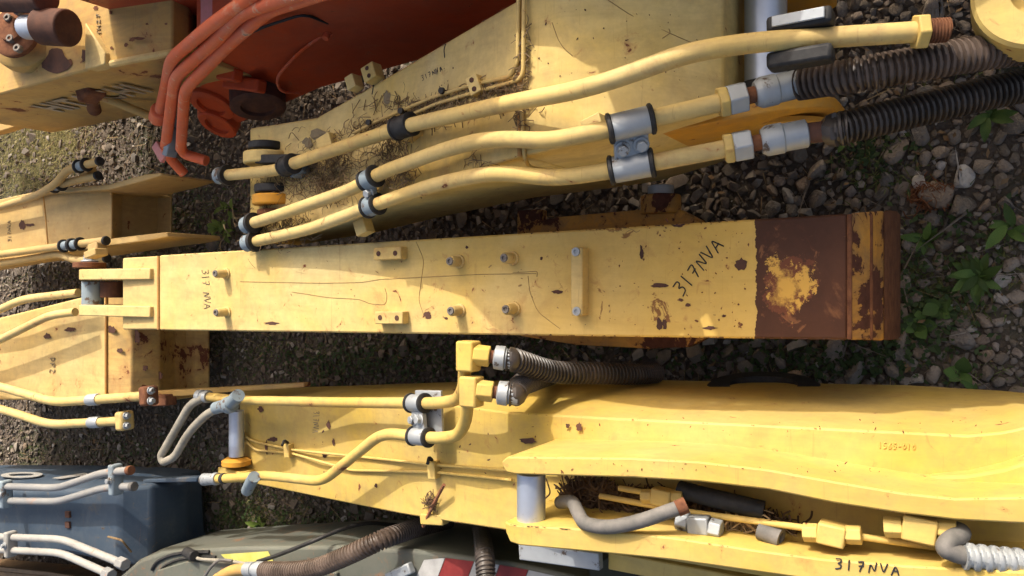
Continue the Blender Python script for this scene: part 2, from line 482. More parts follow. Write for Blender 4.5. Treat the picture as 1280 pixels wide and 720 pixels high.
# ================================================================== THE STICK IN THE MIDDLE
ZS = 0.75
sbase = P(640, 345, 0); sbase.z = 0
stick = thing('excavator_stick', sbase, 'pale yellow stick with flat studded top and rusty brown near end, in the middle', 'excavator stick')
yA, yB = P(1057, 345, ZS).y - sbase.y, P(944, 345, ZS).y - sbase.y
blob = P(985, 357, ZS) - sbase


def stick_extra(t, v, c, msk, raw):
    sp = N(t, 'ShaderNodeSeparateXYZ'); L(t, raw, sp.inputs[0])
    n1 = noise(t, raw, 11, 8, 0.7); n2 = noise(t, raw, 16, 9, 0.75)
    y = math_(t, 'ADD', sp.outputs['Y'], math_(t, 'MULTIPLY', math_(t, 'SUBTRACT', n1, 0.5), 0.05))
    a = math_(t, 'MULTIPLY', math_(t, 'LESS_THAN', y, yB), math_(t, 'GREATER_THAN', sp.outputs['Y'], yA - 0.02))
    dx = math_(t, 'MULTIPLY', math_(t, 'SUBTRACT', sp.outputs['X'], blob.x), 1 / 0.080)
    dy = math_(t, 'MULTIPLY', math_(t, 'SUBTRACT', sp.outputs['Y'], blob.y), 1 / 0.060)
    d = math_(t, 'SQRT', math_(t, 'ADD', math_(t, 'MULTIPLY', dx, dx), math_(t, 'MULTIPLY', dy, dy)))
    d = math_(t, 'ADD', d, math_(t, 'MULTIPLY', math_(t, 'SUBTRACT', n2, 0.5), 2.6))
    hole = math_(t, 'LESS_THAN', d, 0.95)
    patch = math_(t, 'MULTIPLY', a, math_(t, 'SUBTRACT', 1.0, hole))
    c = mix(t, math_(t, 'MULTIPLY', hole, 0.65), c, (0.62, 0.30, 0.045))
    # more wear towards the near end; deeper yellow tint also imitates its warm shade
    near = ramp(t, math_(t, 'MULTIPLY', math_(t, 'SUBTRACT', 0.15, sp.outputs['Y']), 0.9), [(0.0, 0.0), (1.0, 1.0)])
    k = math_(t, 'MULTIPLY', near, ramp(t, noise(t, raw, 9.5, 8, 0.66, 1.2), [(0.63, 0.0), (0.65, 1.0)]))
    msk = math_(t, 'MAXIMUM', msk, math_(t, 'MULTIPLY', k, 0.9))
    c = mix(t, math_(t, 'MULTIPLY', near, 0.5), c, (0.62, 0.37, 0.06))
    c = mix(t, patch, c, mix(t, ramp(t, noise(t, raw, 7, 6, .7), [(.35, 0), (.7, 1)]), (0.058, 0.022, 0.011), (0.088, 0.034, 0.016)))
    rim = math_(t, 'MULTIPLY', math_(t, 'MULTIPLY', hole, ramp(t, math_(t, 'ADD', d, math_(t, 'MULTIPLY', n1, .6)), [(.55, 0), (.95, 1)])), ramp(t, noise(t, raw, 30, 5, .7), [(.46, 0), (.52, 1)]))
    c = mix(t, rim, c, (0.14, 0.045, 0.02))
    msk = math_(t, 'MULTIPLY', msk, math_(t, 'SUBTRACT', 1.0, math_(t, 'MULTIPLY', patch, 0.85)))
    return c, msk


M['stick'] = paint('paint cream yellow stick', (0.62, 0.44, 0.125), (0.66, 0.54, 0.25), 0.30, offs=0.6, dirt=0.3, edge=0.5, extra=stick_extra)
sx = [152, 1058]; su = [322, 267]; sd = [412, 425]


def s_u(x): return 322 - 55 * (x - 152) / 906


def s_d(x): return 412 + 13 * (x - 152) / 906


sbody = mk('box_section', body([(x, s_u(x), s_d(x), ZS, zb) for x, zb in ((199, .50), (400, .46), (640, .40), (860, .36), (1059, .36))]), M['stick'], stick, 0.006)
mk('end_casting', body([(153, 322.5, 412, ZS - .002, .56), (197.5, 320, 412, ZS - .002, .52)]), M['yel_l'], stick, 0.006)
w0 = [P(198.3, y, ZS + .001) for y in (320, 340, 365, 390, 412)]
mk('weld_seam', MB().tube(w0, 0.006, 0, 8), M['weld'], stick)
fp = [(1060.5, 267, 425, ZS - .004, .38), (1066, 266, 425, ZS - .022, .36), (1075, 265, 425, ZS - .045, .32), (1104, 263, 426, ZS - .16, .28)]
mk('front_plate', body(fp), M['yel_rust'], stick, 0.005)
mk('front_nose', body([(1105, 262.5, 426.5, ZS - .165, .26), (1113, 262, 426, ZS - .26, .24), (1121, 263, 425, ZS - .40, .22)]), M['rust'], stick, 0.004)
for x, zz in ((1062, ZS - .004), (1088, ZS - .10)):
    mk('weld_seam', MB().tube([P(x, y, zz + .001) for y in (268, 300, 345, 390, 424)], 0.006, 0, 8), M['rust'], stick)
# lugs and pin at the far end
for y0, y1 in ((336, 350), (382, 396)):
    mb = MB(); rs = []
    a0 = P(92, y0, .78); a1 = P(183, y0, .78); wd = 0.045
    for xx in (P(0, 0, 0).x,): pass
    prof = []
    cz, cr = .685, .085
    cy = a0.y - .06
    for k in range(9):
        an = math.pi / 2 - math.pi * k / 8
        prof.append((cy + cr * math.cos(an) * 0 + cr * math.sin(an + math.pi / 2) * 0, 0))
    pf = [(a1.y, .765), (a1.y, .60)] + [(cy + .085 * math.cos(t), cz + .095 * math.sin(t)) for t in np.linspace(-math.pi / 2, math.pi / 2, 9)]
    X0 = (a0.x + a1.x) / 2
    mb.rings([[Vector((X0, y, z)) for y, z in pf], [Vector((X0 - wd, y, z)) for y, z in pf]])
    mk('lug', mb, M['yel_l'], stick, 0.004)
pl, pr = P(116, 352, .70), P(116, 382, .70)
mk('pin', MB().cyl(Vector((pl.x + .0, pl.y, .70)), Vector((pr.x - .0, pl.y, .70)), 0.044), M['bluegalv'], stick, 0.002)
wa = P(112, 335, .70)
mk('washer', MB().cyl(wa, wa + Vector((.024, 0, 0)), 0.066), M['rust'], stick, 0.003)
wb_ = wa + Vector((.026, 0, 0))
mk('retaining_bolt', bolt_mb(wb_, (1, 0, 0), .026, .03), M['galv'], stick, 0.002)
mk('keeper_block', MB().box(P(120, 317, .74), .03, .08, .06, 0.2), M['yel_k'], stick, 0.004)
mk('link_boss', MB().cyl(P(141, 352, .66), P(141, 372, .66), 0.05), M['rustdark'], stick, 0.004)
# blocks, studs, bar on the top
for (x, y) in ((488, 317), (490, 397)):
    c = P(x, y, ZS + .016)
    o = mk('pipe_block', MB().box(c, .040, .112, .036, 0.02), M['yel_p'], stick, 0.003)
    for s in (-1, 1):
        q = c + Vector((0, s * .034, .0185)); mk('bolt_hole', MB().cyl(q, q + Vector((0, 0, .001)), .0085, n=14), M['rustdark'], o)
for (x, y) in ((283, 342), (284, 390), (574, 327), (641, 323), (575, 388), (643, 386)):
    c = P(x, y, ZS)
    o = mk('stud', MB().lathe(c, (0, 0, 1), [(0, .022), (.006, .021), (.008, .0165), (.046, .0165), (.050, .014)], 16), M['yel_l'], stick, angle=40)
    q = c + Vector((0, 0, .0502)); mk('stud_socket', MB().lathe(q, (0, 0, 1), [(0, .0125), (.004, .0115), (.004, .006), (.0005, .006)], 14), M['rustgalv'], o)
c0, c1 = P(733, 310, ZS), P(734, 394, ZS)
o = mk('pipe_bar', MB().box((c0 + c1) / 2 + Vector((0, .012, .020)), (c0 - c1).length, .036, .044), M['yel_l'], stick, 0.004)
for q in (c0, c1):
    q = q + Vector((0.012 if q is c1 else -.012, .012, .0425)); mk('bar_socket', MB().lathe(q, (0, 0, 1), [(0, .013), (.004, .012), (.004, .006), (.0005, .006)], 14), M['galv'], o)
# outboard rusty plates and boss under the stick
mk('side_lug', body([(646, 281, 300, .44, .38), (700, 271, 300, .44, .38), (800, 262, 300, .44, .38), (850, 262, 300, .44, .38), (874, 275, 300, .44, .38)]), M['yel_rust'], stick, 0.004)
mk('side_lug', body([(650, 400, 420, .42, .36), (720, 400, 431, .42, .36), (810, 400, 436, .42, .36), (860, 400, 434, .42, .36), (880, 400, 424, .42, .36)]), M['yel_rust'], stick, 0.004)
ba, bb = P(826, 268, .42), P(826, 244, .42)
mk('side_boss', MB().cyl(ba, bb, .062), M['yel_rust'], stick, 0.005)
mk('boss_pin', MB().cyl(bb, bb + Vector((.03, 0, 0)), .040), M['galv'], stick, 0.003)
mk('small_lug', MB().box(P(665, 272, .40), .05, .09, .05), M['yel_rust'], stick, 0.004)
# marks
zs = lambda x, y: ZS
writing('317NVA', (853, 371), (11.5, -14), (-13, -12), zs, M['ink'], stick, 0.0017)
writing('317 NVA', (252, 337), (0.6, 9.2), (8.5, -.3), zs, M['inkfade'], stick, 0.0015)
strokes([[(300, 352), (400, 354), (452, 353), (476, 349), (520, 347), (600, 343), (670, 342)], [(365, 365), (385, 368), (410, 372), (450, 374), (462, 380), (482, 381), (484, 370), (481, 360)],
         [(520, 302), (530, 325), (526, 355), (523, 375), (530, 395)], [(660, 345), (662, 365), (672, 390), (700, 411)], [(641, 341), (672, 339), (671, 346)],
         [(782, 291), (790, 286), (795, 291), (800, 288)]], ZS, M['scratch'], stick, 0.0008, 'scratch')


def chip(px, py, rx, ry, z, mat, parent, k=11, name='bare_patch'):
    """a flake of missing paint, lying on a level surface"""
    c = P(px, py, z); n = 17; vs = []
    for i in range(n):
        a = 2 * math.pi * i / n; f = 0.65 + 0.5 * rng.random()
        q = P(px + rx * f * math.cos(a), py + ry * f * math.sin(a), z); vs.append(Vector((q.x, q.y, z + .0012)))
    m = MB(); m.add([Vector((c.x, c.y, z + .0016))] + vs, [(0, i + 1, (i + 1) % n + 1) for i in range(n)])
    return mk(name, m, mat, parent)


for q in ((535, 394, 5, 5), (558, 398, 3, 2), (802, 316, 2.5, 11), (824, 357, 11, 3), (825, 406, 4, 9), (831, 405, 3, 7), (851, 375, 4, 2), (860, 381, 4, 2.5), (926, 330, 9, 8),
          (697, 365, 8, 2.5), (584, 309, 2, 2), (848, 282, 8, 2), (905, 395, 3, 2), (888, 410, 9, 2.5), (340, 404, 10, 2), (677, 323, 2, 3)):
    chip(*q, ZS, M['rustdark'], stick)

# ================================================================== BOOM A (upper, with the three pipes)
abase = P(620, 150, 0); abase.z = 0
boomA = thing('excavator_boom', abase, 'yellow boom carrying three bent pipes and straw litter, above the flat stick', 'excavator boom')
ax = [312, 395, 470, 560, 650, 700, 800, 905]
au = [160, 147, 104, 51, -2, -14, -34, -48]; al = [303, 284, 257, 224, 195, 184, 160, 139]
az = [.74, .79, .855, .96, 1.10, 1.11, 1.05, .93]; ab = [.50, .48, .46, .44, .42, .42, .42, .46]


def zA(x, y=0): return lerp(ax, az, x)


def xs_body(a, b):
    xs = sorted({a, b} | {x for x in ax if a < x < b})
    return [(x, lerp(ax, au, x), lerp(ax, al, x), lerp(ax, az, x), lerp(ax, ab, x)) for x in xs]


mk('front_section', body(xs_body(312, 649)), M['yel_a'], boomA, 0.008)
mk('rear_section', body(xs_body(651, 905)), M['yel_a'], boomA, 0.008)
mk('weld_seam', MB().tube([P(650, y, zA(650) + .001) for y in (-2, 60, 120, 195)], 0.007, 0, 8), M['weld'], boomA)
# foot lug: thick upright plate with a rounded near end
ra = [(806, 158), (900, 137), (970, 123), (1020, 117), (1045, 122), (1052, 131)]
rb = [(812, 170), (905, 151), (970, 139), (1020, 134), (1043, 135), (1050, 136)]
zt = [.95, .90, .85, .79, .72, .66]; zb = [.55, .48, .44, .44, .48, .56]
rs = []
for (p, q, z1, z2) in zip(ra, rb, zt, zb):
    a, b = P(*p, z1), P(*q, z1); rs.append([a, b, Vector((b.x, b.y, z2)), Vector((a.x, a.y, z2))])
lug = mk('foot_lug', MB().rings(rs), M['amber_shaded_yellow'], boomA, 0.006)
fc = P(985, 155, .68); mk('foot_ring', MB().lathe(fc, (-1, 0, 0), [(0, .10), (.012, .10), (.016, .095), (.016, .06), (0, .06)]), M['amber_shaded_yellow'], lug, angle=30)
# big chrome pin across the foot
c1 = P(957, 104, .80); c2 = Vector((c1.x + .55, c1.y, c1.z))
mk('chrome_pin', MB().cyl(c1, c2, .050, n=40), M['chrome'], boomA, 0.003)
mk('pin_seal', MB().cyl(c1 - Vector((.035, 0, 0)), c1, .068, n=32), M['black'], boomA, 0.008)
mk('foot_lug', body([(925, -60, -24, .86, .5), (980, -62, -26, .82, .45), (1030, -50, -26, .72, .5)]), M['amber_shaded_yellow'], boomA, 0.006)
# pipes
RP = 0.0205
pA1, q1 = pipe('hydraulic_pipe', [(283, 219, .80), (345, 213, .83), (365, 205, .86), (505, 158, .97), (640, 128, 1.16), (735, 111, 1.21), (862, 65, 1.22), (940, 53, 1.17), (1143, 40, 1.05)], RP, M['yel_p'], boomA, 0.1)
pA2, q2 = pipe('hydraulic_pipe', [(316, 279, .80), (345, 270, .83), (440, 237, .895), (476, 216, .93), (556, 187, 1.03), (610, 173, 1.11), (690, 176, 1.17), (750, 164, 1.16), (905, 127, 1.05)], RP, M['yel_p'], boomA, 0.1)
pA3, q3 = pipe('hydraulic_pipe', [(318, 302, .79), (385, 287, .82), (466, 257, .89), (545, 230, .98), (620, 215, 1.07), (695, 223, 1.11), (760, 214, 1.10), (912, 185, 1.02)], RP, M['yel_p'], boomA, 0.1)
for q, cx in ((q1, 505), (q1, 361)):
    p, d = along(q, cx); sleeve(p, d, RP, .055 if cx > 400 else .045, M['black'], boomA, gap=1.55)
    mk('clamp_base', MB().box(p - Vector((0, 0, .055)), .06, .06, .06, 0.3), M['bluegalv' if cx < 400 else 'yel_a'], boomA, 0.004)
pa, da = along(q2, 790); pb, db = along(q3, 790); double_clamp(pa, da, pb, db, RP, .085, M['galv'], boomA)
pa, da = along(q2, 463); pb, db = along(q3, 466); double_clamp(pa, da, pb, db, RP, .042, M['bluegalv'], boomA, 1)
for q, x0 in ((q1, 0), (q2, 0), (q3, 0)):
    d = (q[0] - q[1]).normalized(); p = q[0]
    o = mk('pipe_end_collar', MB().lathe(p - d * .01, d, [(0, RP * 1.0), (0, RP * 1.75), (.012, RP * 1.75), (.016, RP * 1.3), (.018, RP * 1.35), (.055, RP * 1.5), (.058, RP * 1.3), (.058, RP * .7), (.03, RP * .7)]), M['bluegalv'], boomA, angle=40)
    mk('rubber_ring', MB().lathe(p - d * .012, d, [(0, RP), (0, RP * 1.8), (.014, RP * 1.85), (.016, RP)]), M['black'], o)
# free end of the top pipe
d = (q1[-1] - q1[-2]).normalized()
hexnut(q1[-1], d, .036, .022, M['yel_pb'], boomA)
mk('pipe_thread', MB().spiral([q1[-1] + d * .022, q1[-1] + d * .062], .021, .003, .006, fil=0), M['rust'], boomA)
p, d = along(q1, 1002)
for s, zz in ((1, 0), (-1, 0)):
    o = mk('rubber_saddle', MB().box(p + Vector((s * .036, 0, -.006)), .034, .125, .05, math.atan2(-d.x, d.y) if abs(d.y) > 0 else 0), M['black'], boomA, 0.008)
mk('saddle_strap', MB().box(p + Vector((.038, 0, .022)), .022, .10, .006, math.atan2(-d.x, d.y)), M['galv'], boomA, 0.002)


def hose_end(q, hpts, hr, amp, pitch, mat, parent, bare=0.0):
    d = (q[-1] - q[-2]).normalized(); p = q[-1]
    mk('flange_collar', MB().lathe(p - d * .012, d, [(0, RP), (0, .034), (.004, .036), (.018, .036), (.022, .03)], 6), M['yel_pb'], parent, 0.002)
    hexnut(p + d * .008, d, .036, .040, M['galv'], parent, 'coupling_nut')
    mk('thread', MB().cyl(p + d * .046, p + d * .072, .018), M['rust'], parent)
    a = p + d * .068
    mk('hose_ferrule', MB().lathe(a, d, [(0, .016), (0, .026), (.010, .033), (.014, .034), (.045, .034), (.048, .031), (.095, .031), (.098, .026)]), M['galv'], parent, angle=40)
    st = a + d * .09
    pts = [st] + hpts
    ho = mk('hydraulic_hose', MB().tube(pts, hr * .78, .2, 14), M['rustdark'] if bare else M['hose'], parent, angle=60)
    i0 = st + (pts[1] - st).normalized() * (bare + .005)
    mk('spiral_guard', MB().spiral([i0] + hpts, hr, amp, pitch), mat, ho, angle=30)


hose_end(q2, [P(1080, 92, 1.02), P(1200, 70, .95), P(1330, 52, .80), P(1420, 30, .5)], .029, .0075, .0128, M['guardrust'], boomA)
hose_end(q3, [P(1040, 163, .97), P(1150, 137, .88), P(1225, 118, .82), P(1320, 100, .72), P(1420, 90, .45)], .029, .0075, .0128, M['guard'], boomA, bare=.085)
# little lines, blocks and end fittings
pipe('grease_line', [(443, 166, .85), (470, 152, .875), (540, 122, .955), (590, 106, 1.02), (638, 96, 1.10), (647, 80, 1.115), (648, 0, 1.115), (650, -30, 1.11)], .0055, M['yel_p'], boomA, 0.03, 8)
pipe('grease_line', [(447, 172, .853), (500, 150, .91), (545, 130, .96), (592, 116, 1.025), (636, 104, 1.095), (654, 98, 1.12), (655, 0, 1.12), (656, -30, 1.11)], .0055, M['yel_p'], boomA, 0.03, 8)
pipe('grease_line', [(652, 135, 1.11), (655, 195, 1.11), (662, 210, 1.03), (690, 214, .98)], .005, M['yel_p'], boomA, 0.03, 8)
for (x, y, sx_, sy_) in ((597, 108, .05, .035), (466, 92, .05, .05), (443, 104, .045, .035), (411, 181, .06, .06), (455, 284, .05, .045), (745, 160, .05, .05)):
    z = zA(x) + .018 if (x, y) != (455, 284) else .80
    o = mk('mounting_block', MB().box(P(x, y, z), sx_, sy_, .045, 0.35), M['yel_a'], boomA, 0.003)
    if x in (466, 597):
        for s in (-1, 1):
            c = P(x, y, z) + Vector((s * .012, s * .004, .0228)); mk('bolt_hole', MB().cyl(c, c + Vector((0, 0, .001)), .007, n=12), M['rustdark'], o)
for (x, y) in ((559, 116), (508, 141), (468, 155)):
    c = P(x, y, zA(x)); mk('tie_stud', MB().lathe(c, (0, 0, 1), [(0, .007), (.02, .006), (.024, .010), (.032, .009)], 10), M['black'], boomA)
# end pin stack: caps and ears across the far end
for (y0, y1, r, mt, x, z, nm) in ((188, 178, .062, 'black', 333, .77, 'pin_cap'), (206, 191, .085, 'yel_a', 335, .76, 'pin_ear'), (242, 231, .075, 'black', 345, .74, 'pin_seal'), (257, 244, .082, 'amber_shaded_yellow', 345, .74, 'pin_ear'), (270, 262, .06, 'rust', 343, .74, 'pin_cap')):
    a, b = P(x, y0, z), P(x, y1, z); mk(nm, MB().cyl(Vector((a.x, a.y, z)), Vector((b.x, a.y, z)), r, n=36), M[mt], boomA, 0.006)
mk('ear_plate', body([(318, 193, 204, .83, .74), (378, 192, 203, .85, .74), (384, 194, 202, .845, .76)]), M['black'], boomA, 0.004)
writing('317NVA', (528, 101), (4.3, -2.2), (-1.5, -5.8), zA, M['ink'], boomA, 0.0016, 1.05)
strokes([[(557, 55), (555, 62), (556, 72)], [(505, 103), (507, 108), (505, 116)], [(467, 106), (465, 118)]], zA, M['ink'], boomA, .002, 'scuff_mark')
strokes([[(760, 0), (790, 20), (838, 42), (880, 60)], [(828, 48), (838, 41), (836, 36)], [(690, 28), (697, 48), (704, 60), (716, 70)]], zA, M['scratch'], boomA, .0009, 'scratch')
for q in ((484, 122, 5, 9), (400, 168, 12, 8), (385, 178, 7, 7), (545, 90, 2, 3)):
    chip(*q, zA(q[0]) + .006, M['inkfade'], boomA)

# ================================================================== BOOM B (lower, bright yellow)
bbase = P(760, 590, 0); bbase.z = 0
boomB = thing('excavator_boom', bbase, 'bright yellow boom with twin thick lug plates and chrome pin, lower right', 'excavator boom')
bx = [300, 400, 500, 560, 640, 773, 960, 1127, 1210, 1253, 1300]
bu = [497, 499, 502, 506, 516, 523, 532, 540, 544, 540, 530]
bl = [601, 622, 642, 652, 664, 690, 722, 748, 760, 770, 775]
bz = [.34, .46, .62, .69, .76, .80, .84, .85, .85, .85, .85]
bb_ = [.12, .14, .18, .2, .2, .2, .2, .2, .22, .25, .3]
bs = [(489, .24), (488, .33), (487, .44), (486, .48), (484, .50), (486, .48), (488, .42), (490, .38), (493, .36), (494, .36), (496, .36)]


def zB(x, y=0): return lerp(bx, bz, x)


mk('box_section', body([(x, u, l, z, zb, s) for x, u, l, z, zb, s in zip(bx, bu, bl, bz, bb_, bs)]), M['yel_b'], boomB, 0.005, angle=16)
l1u = [(627, 577), (634, 571), (645, 571), (790, 572.5), (873, 577), (960, 587), (1043, 602), (1127, 616), (1193, 623), (1300, 621)]
l1l = [(628, 583), (634, 591), (645, 593), (790, 597), (873, 602), (960, 612), (1043, 629), (1127, 642), (1193, 650), (1300, 656)]
mk('lug_plate', strip_plate(l1u, l1l, 1.05, .70), M['yel_b'], boomB, 0.004, angle=20)
l2u = [(631, 652), (637, 655), (650, 657), (740, 662), (840, 672), (960, 690), (1030, 699), (1130, 707), (1300, 716)]
l2l = [(632, 664), (638, 678), (650, 682), (740, 690), (840, 700), (960, 717), (1030, 727), (1130, 740), (1300, 755)]
l2 = mk('lug_plate', strip_plate(l2u, l2l, 1.05, .70), M['yel_b'], boomB, 0.004, angle=20)
mk('foot_flange', body([(1160, 596, 604, .88, .5), (1210, 594, 612, .90, .5), (1255, 586, 616, .92, .5), (1300, 572, 616, .94, .5)]), M['yel_b'], boomB, 0.010)
c1 = P(664, 596, .99); c2 = P(664, 656, .99)
mk('chrome_pin', MB().cyl(Vector((c1.x + .01, c1.y, .99)), Vector((c2.x - .01, c1.y, .99)), .037, n=36), M['chrome'], boomB, 0.002)
mk('bottom_flange', body([(760, 690, 712, .70, .64), (880, 712, 735, .70, .64), (1000, 735, 760, .70, .64)]), M['yel_b'], boomB, 0.004)
mk('side_step', MB().box(P(700, 694, .72), .05, .26, .03, 0.05), M['galv'], boomB, 0.004)
# black round boss low on the near side
dc = P(940, 494, .44)
mk('side_boss', MB().lathe(dc - Vector((.05, 0, .15)), (1, 0, .15), [(0, .17), (.06, .17), (.068, .16), (.068, .10), (.05, .095)], 40), M['black'], boomB, angle=40)
# pipes
RB = 0.0185
pB1, b1 = pipe('hydraulic_pipe', [(252, 495, .52), (300, 500, .53), (420, 503, .62), (548, 504, .80), (572, 500, .84), (580, 484, .88), (581, 456, .93)], RB, M['yel_pb'], boomB, 0.09)
pB2, b2 = pipe('hydraulic_pipe', [(262, 599, .50), (300, 597, .52), (330, 594, .53), (403, 602, .62), (478, 541, .74), (548, 548, .80), (572, 545, .84), (582, 528, .88), (585, 500, .93)], RB, M['yel_pb'], boomB, 0.07)
pa, da = along(b1, 523); pb, db = along(b2, 526); double_clamp(pa, da, pb, db, RB, .065, M['galv'], boomB)
mk('clamp_plate', MB().box((pa + pb) / 2 - Vector((-.01, .02, .028)), .16, .10, .012, 0.05), M['galv'], boomB, 0.002)
for q, dz, hp in ((b1, 0, [(690, 466, .72), (740, 466, .60), (792, 468, .45), (820, 466, .3)]), (b2, 0, [(650, 481, .80), (672, 473, .66), (690, 468, .45)])):
    p = q[-1]; px, py = pix(p)
    blk = mk('elbow_block', MB().box(p + Vector((.025, -.012, .0)), .085, .055, .05, 0.0), M['yel_pb'], boomB, 0.006)
    hd = (P(px + 40, py + 4, p.z - .03) - P(px + 8, py + 0, p.z)).normalized()
    a = p + Vector((.030, -.03, .0))
    mk('coupling_nut', MB().cyl(a, a + hd * .045, .030, n=6), M['yel_pb'], boomB, 0.003)
    mk('hose_neck', MB().cyl(a + hd * .045, a + hd * .06, .018), M['rust'], boomB)
    mk('hose_ferrule', MB().lathe(a + hd * .056, hd, [(0, .02), (.004, .033), (.03, .034), (.034, .028), (.06, .028), (.062, .024)]), M['galv'], boomB, angle=40)
    e = a + hd * .105
    ho = mk('hydraulic_hose', MB().tube([e - hd * .02, e] + [P(*h) for h in hp], .024, .12), M['hose'], boomB, angle=60)
    mk('spiral_guard', MB().spiral([e - hd * .012, e] + [P(*h) for h in hp], .029, .005, .014, fil=.12), M['guard'], ho, angle=30)
# thin lines with blocks
zb2 = lambda x, d=.018: zB(x) + d
pipe('grease_line', [(300, 541, zb2(300)), (315, 551, zb2(315)), (362, 562, zb2(362)), (450, 571, zb2(450)), (543, 581, zb2(543)), (640, 588, zb2(640)), (700, 592, zb2(700))], .005, M['yel_pb'], boomB, .03, 8)
pipe('grease_line', [(300, 545, zb2(300)), (320, 563, zb2(320)), (362, 566, zb2(362)), (440, 588, zb2(440)), (543, 590, zb2(543)), (640, 600, zb2(640))], .005, M['yel_pb'], boomB, .03, 8)
for (x, y) in ((362, 563), (543, 587)):
    c = P(x, y, zB(x) + .02); o = mk('line_clip', MB().box(c, .055, .03, .04, 0.1), M['yel_pb'], boomB, 0.003)
    mk('cable_tie', MB().tube([c + Vector((.03, .01, .0)), c + Vector((.045, .0, .03)), c + Vector((.03, -.01, .05))], .006, .01, 6), M['black'], o)
mk('weld_tab', MB().box(P(543, 648, zB(543) - .01), .035, .09, .04, 0.1), M['yel_b'], boomB, 0.004)
# far end: chrome pin, bush, wedge, hose loop
c1 = P(291, 514, .42); c2 = P(293, 572, .42)
mk('chrome_pin', MB().cyl(Vector((c1.x, c1.y, .40)), Vector((c2.x, c1.y, .40)), .032, n=30), M['chrome'], boomB, 0.002)
c3 = P(292, 573, .42)
mk('bush', MB().lathe(Vector((c3.x, c1.y, .40)), (-1, 0, 0), [(0, .045), (.012, .062), (.03, .062), (.034, .05)]), M['amber_shaded_yellow'], boomB, angle=40)
mk('end_wedge', body([(272, 584, 600, .42, .3), (302, 591, 600, .44, .3)]), M['yel_b'], boomB, 0.004)
mk('end_plate', body([(300, 560, 604, .335, .1), (302, 560, 604, .335, .1)]), M['yel_b'], boomB, 0.002)
lp = [(256, 496, .53), (238, 505, .53), (218, 540, .52), (201, 570, .52), (204, 578, .52), (218, 572, .52), (236, 540, .53), (262, 514, .56), (290, 506, .58)]
pipe('hose_loop', lp, .0175, M['hosepale'], boomB, 0.12)
mk('hose_elbow', MB().tube([P(270, 510, .57), P(288, 505, .59), P(298, 494, .62)], .026, .05), M['bluegalv'], boomB, angle=60)
mk('hose_collar', MB().cyl(P(284, 507, .585), P(290, 505, .59), .034), M['bluegalv'], boomB, 0.003)
d = (b1[0] - b1[1]).normalized(); mk('hose_ferrule', MB().lathe(b1[0] - d * .05, d, [(0, .019), (.0, .026), (.02, .027), (.022, .023), (.04, .023), (.042, .027), (.07, .026), (.072, .018)]), M['galv'], boomB, angle=40)
d = (b2[0] - b2[1]).normalized(); mk('hose_ferrule', MB().lathe(b2[0] - d * .06, d, [(0, .019), (.0, .025), (.02, .027), (.022, .023), (.07, .025), (.10, .026), (.11, .02)]), M['galv'], boomB, angle=40)
for cx in (280, 262):
    p, d = along(b2, cx); sleeve(p, d, RB, .02, M['black'], boomB, rub=False, name='tape_band', gap=1.15)
mk('hose_elbow', MB().tube([P(318, 596, .57), P(313, 604, .55), P(309, 613, .50)], .024, .03), M['bluegalv'], boomB, angle=60)
# in the slot between the lugs
ZL = .90
mk('bent_hose', MB().tube([P(700, 628, .93), P(716, 626, .97), P(722, 640, 1.02), P(730, 655, 1.05), P(760, 660, 1.06), P(800, 652, 1.06), P(853, 633, 1.04)], .017, .07), M['hose'], boomB, angle=60)
mk('hose_tip', MB().tube([P(846, 636, 1.045), P(858, 631, 1.035)], .0185), M['rust'], boomB)
pipe('slot_line', [(750, 620, .92), (860, 640, .94), (1015, 661, 1.0), (1090, 673, 1.0), (1200, 688, .94), (1290, 700, .92)], .0075, M['yel_pb'], boomB, .05, 10)
pipe('slot_line', [(774, 610, .92), (815, 617, .93)], .0075, M['yel_pb'], boomB, .05, 10)


def fitting(x, y, z, s, mat, hexr, ends=(-1, 1), rz=-.10, nm='line_fitting'):
    c = P(x, y, z); o = mk(nm, MB().box(c, s * .8, s, s * .8, rz), mat, boomB, 0.004)
    d = Vector((math.sin(-rz) * 1, -math.cos(rz), 0)) * -1
    for e in ends:
        a = c + d * e * s * .5
        mk('fitting_nut', MB().cyl(a, a + d * e * s * .55, hexr, n=6), mat, o, 0.002)
    return o


fitting(1040, 667, 1.01, .055, M['yel_pb'], .020)
fitting(828, 621, .94, .050, M['yel_pb'], .018)
fitting(1150, 660, 1.01, .062, M['yel_pb'], .022)
fitting(874, 656, .98, .050, M['galv'], .024, rz=.1)
mk('hose_adapter', MB().cyl(P(1118, 656, .98), P(1132, 659, .98), .014), M['galv'], boomB, 0.002)
mk('rust_nut', MB().cyl(P(846, 652, .97), P(858, 655, .97), .022, n=6), M['rust'], boomB, 0.003)
mk('bent_hose', MB().tube([P(1166, 660, .99), P(1186, 660, .99), P(1205, 666, 1.01), P(1186, 676, 1.05), P(1180, 686, 1.06), P(1200, 694, 1.05), P(1250, 700, 1.03), P(1330, 708, 1.0)], .018, .05), M['hose'], boomB, angle=60)
mk('wire_wrap', MB().spiral([P(1205, 695, 1.048), P(1250, 700, 1.03), P(1320, 706, 1.0)], .0205, .005, .020), M['galv'], boomB, angle=30)
mk('black_hose', MB().tube([P(850, 612, .92), P(900, 625, .94), P(955, 638, .93)], .022, .05), M['black'], boomB, angle=60)
mk('hose_stub', MB().lathe(P(950, 662, .97), (-.2, -1, 0.2), [(0, .022), (.05, .022), (.05, .012), (.03, .012)]), M['hose'], boomB, angle=40)
zl2 = lambda x, y: 1.05
writing('317NVA', (1043, 711), (15, 1.6), (1, -13), lambda x, y: 1.05, M['ink'], boomB, 0.0015, 0.95)
writing('1565-010', (1098, 560), (7.5, .4), (.6, -7), zB, M['yel_b'], boomB, 0.0014, 0.8)
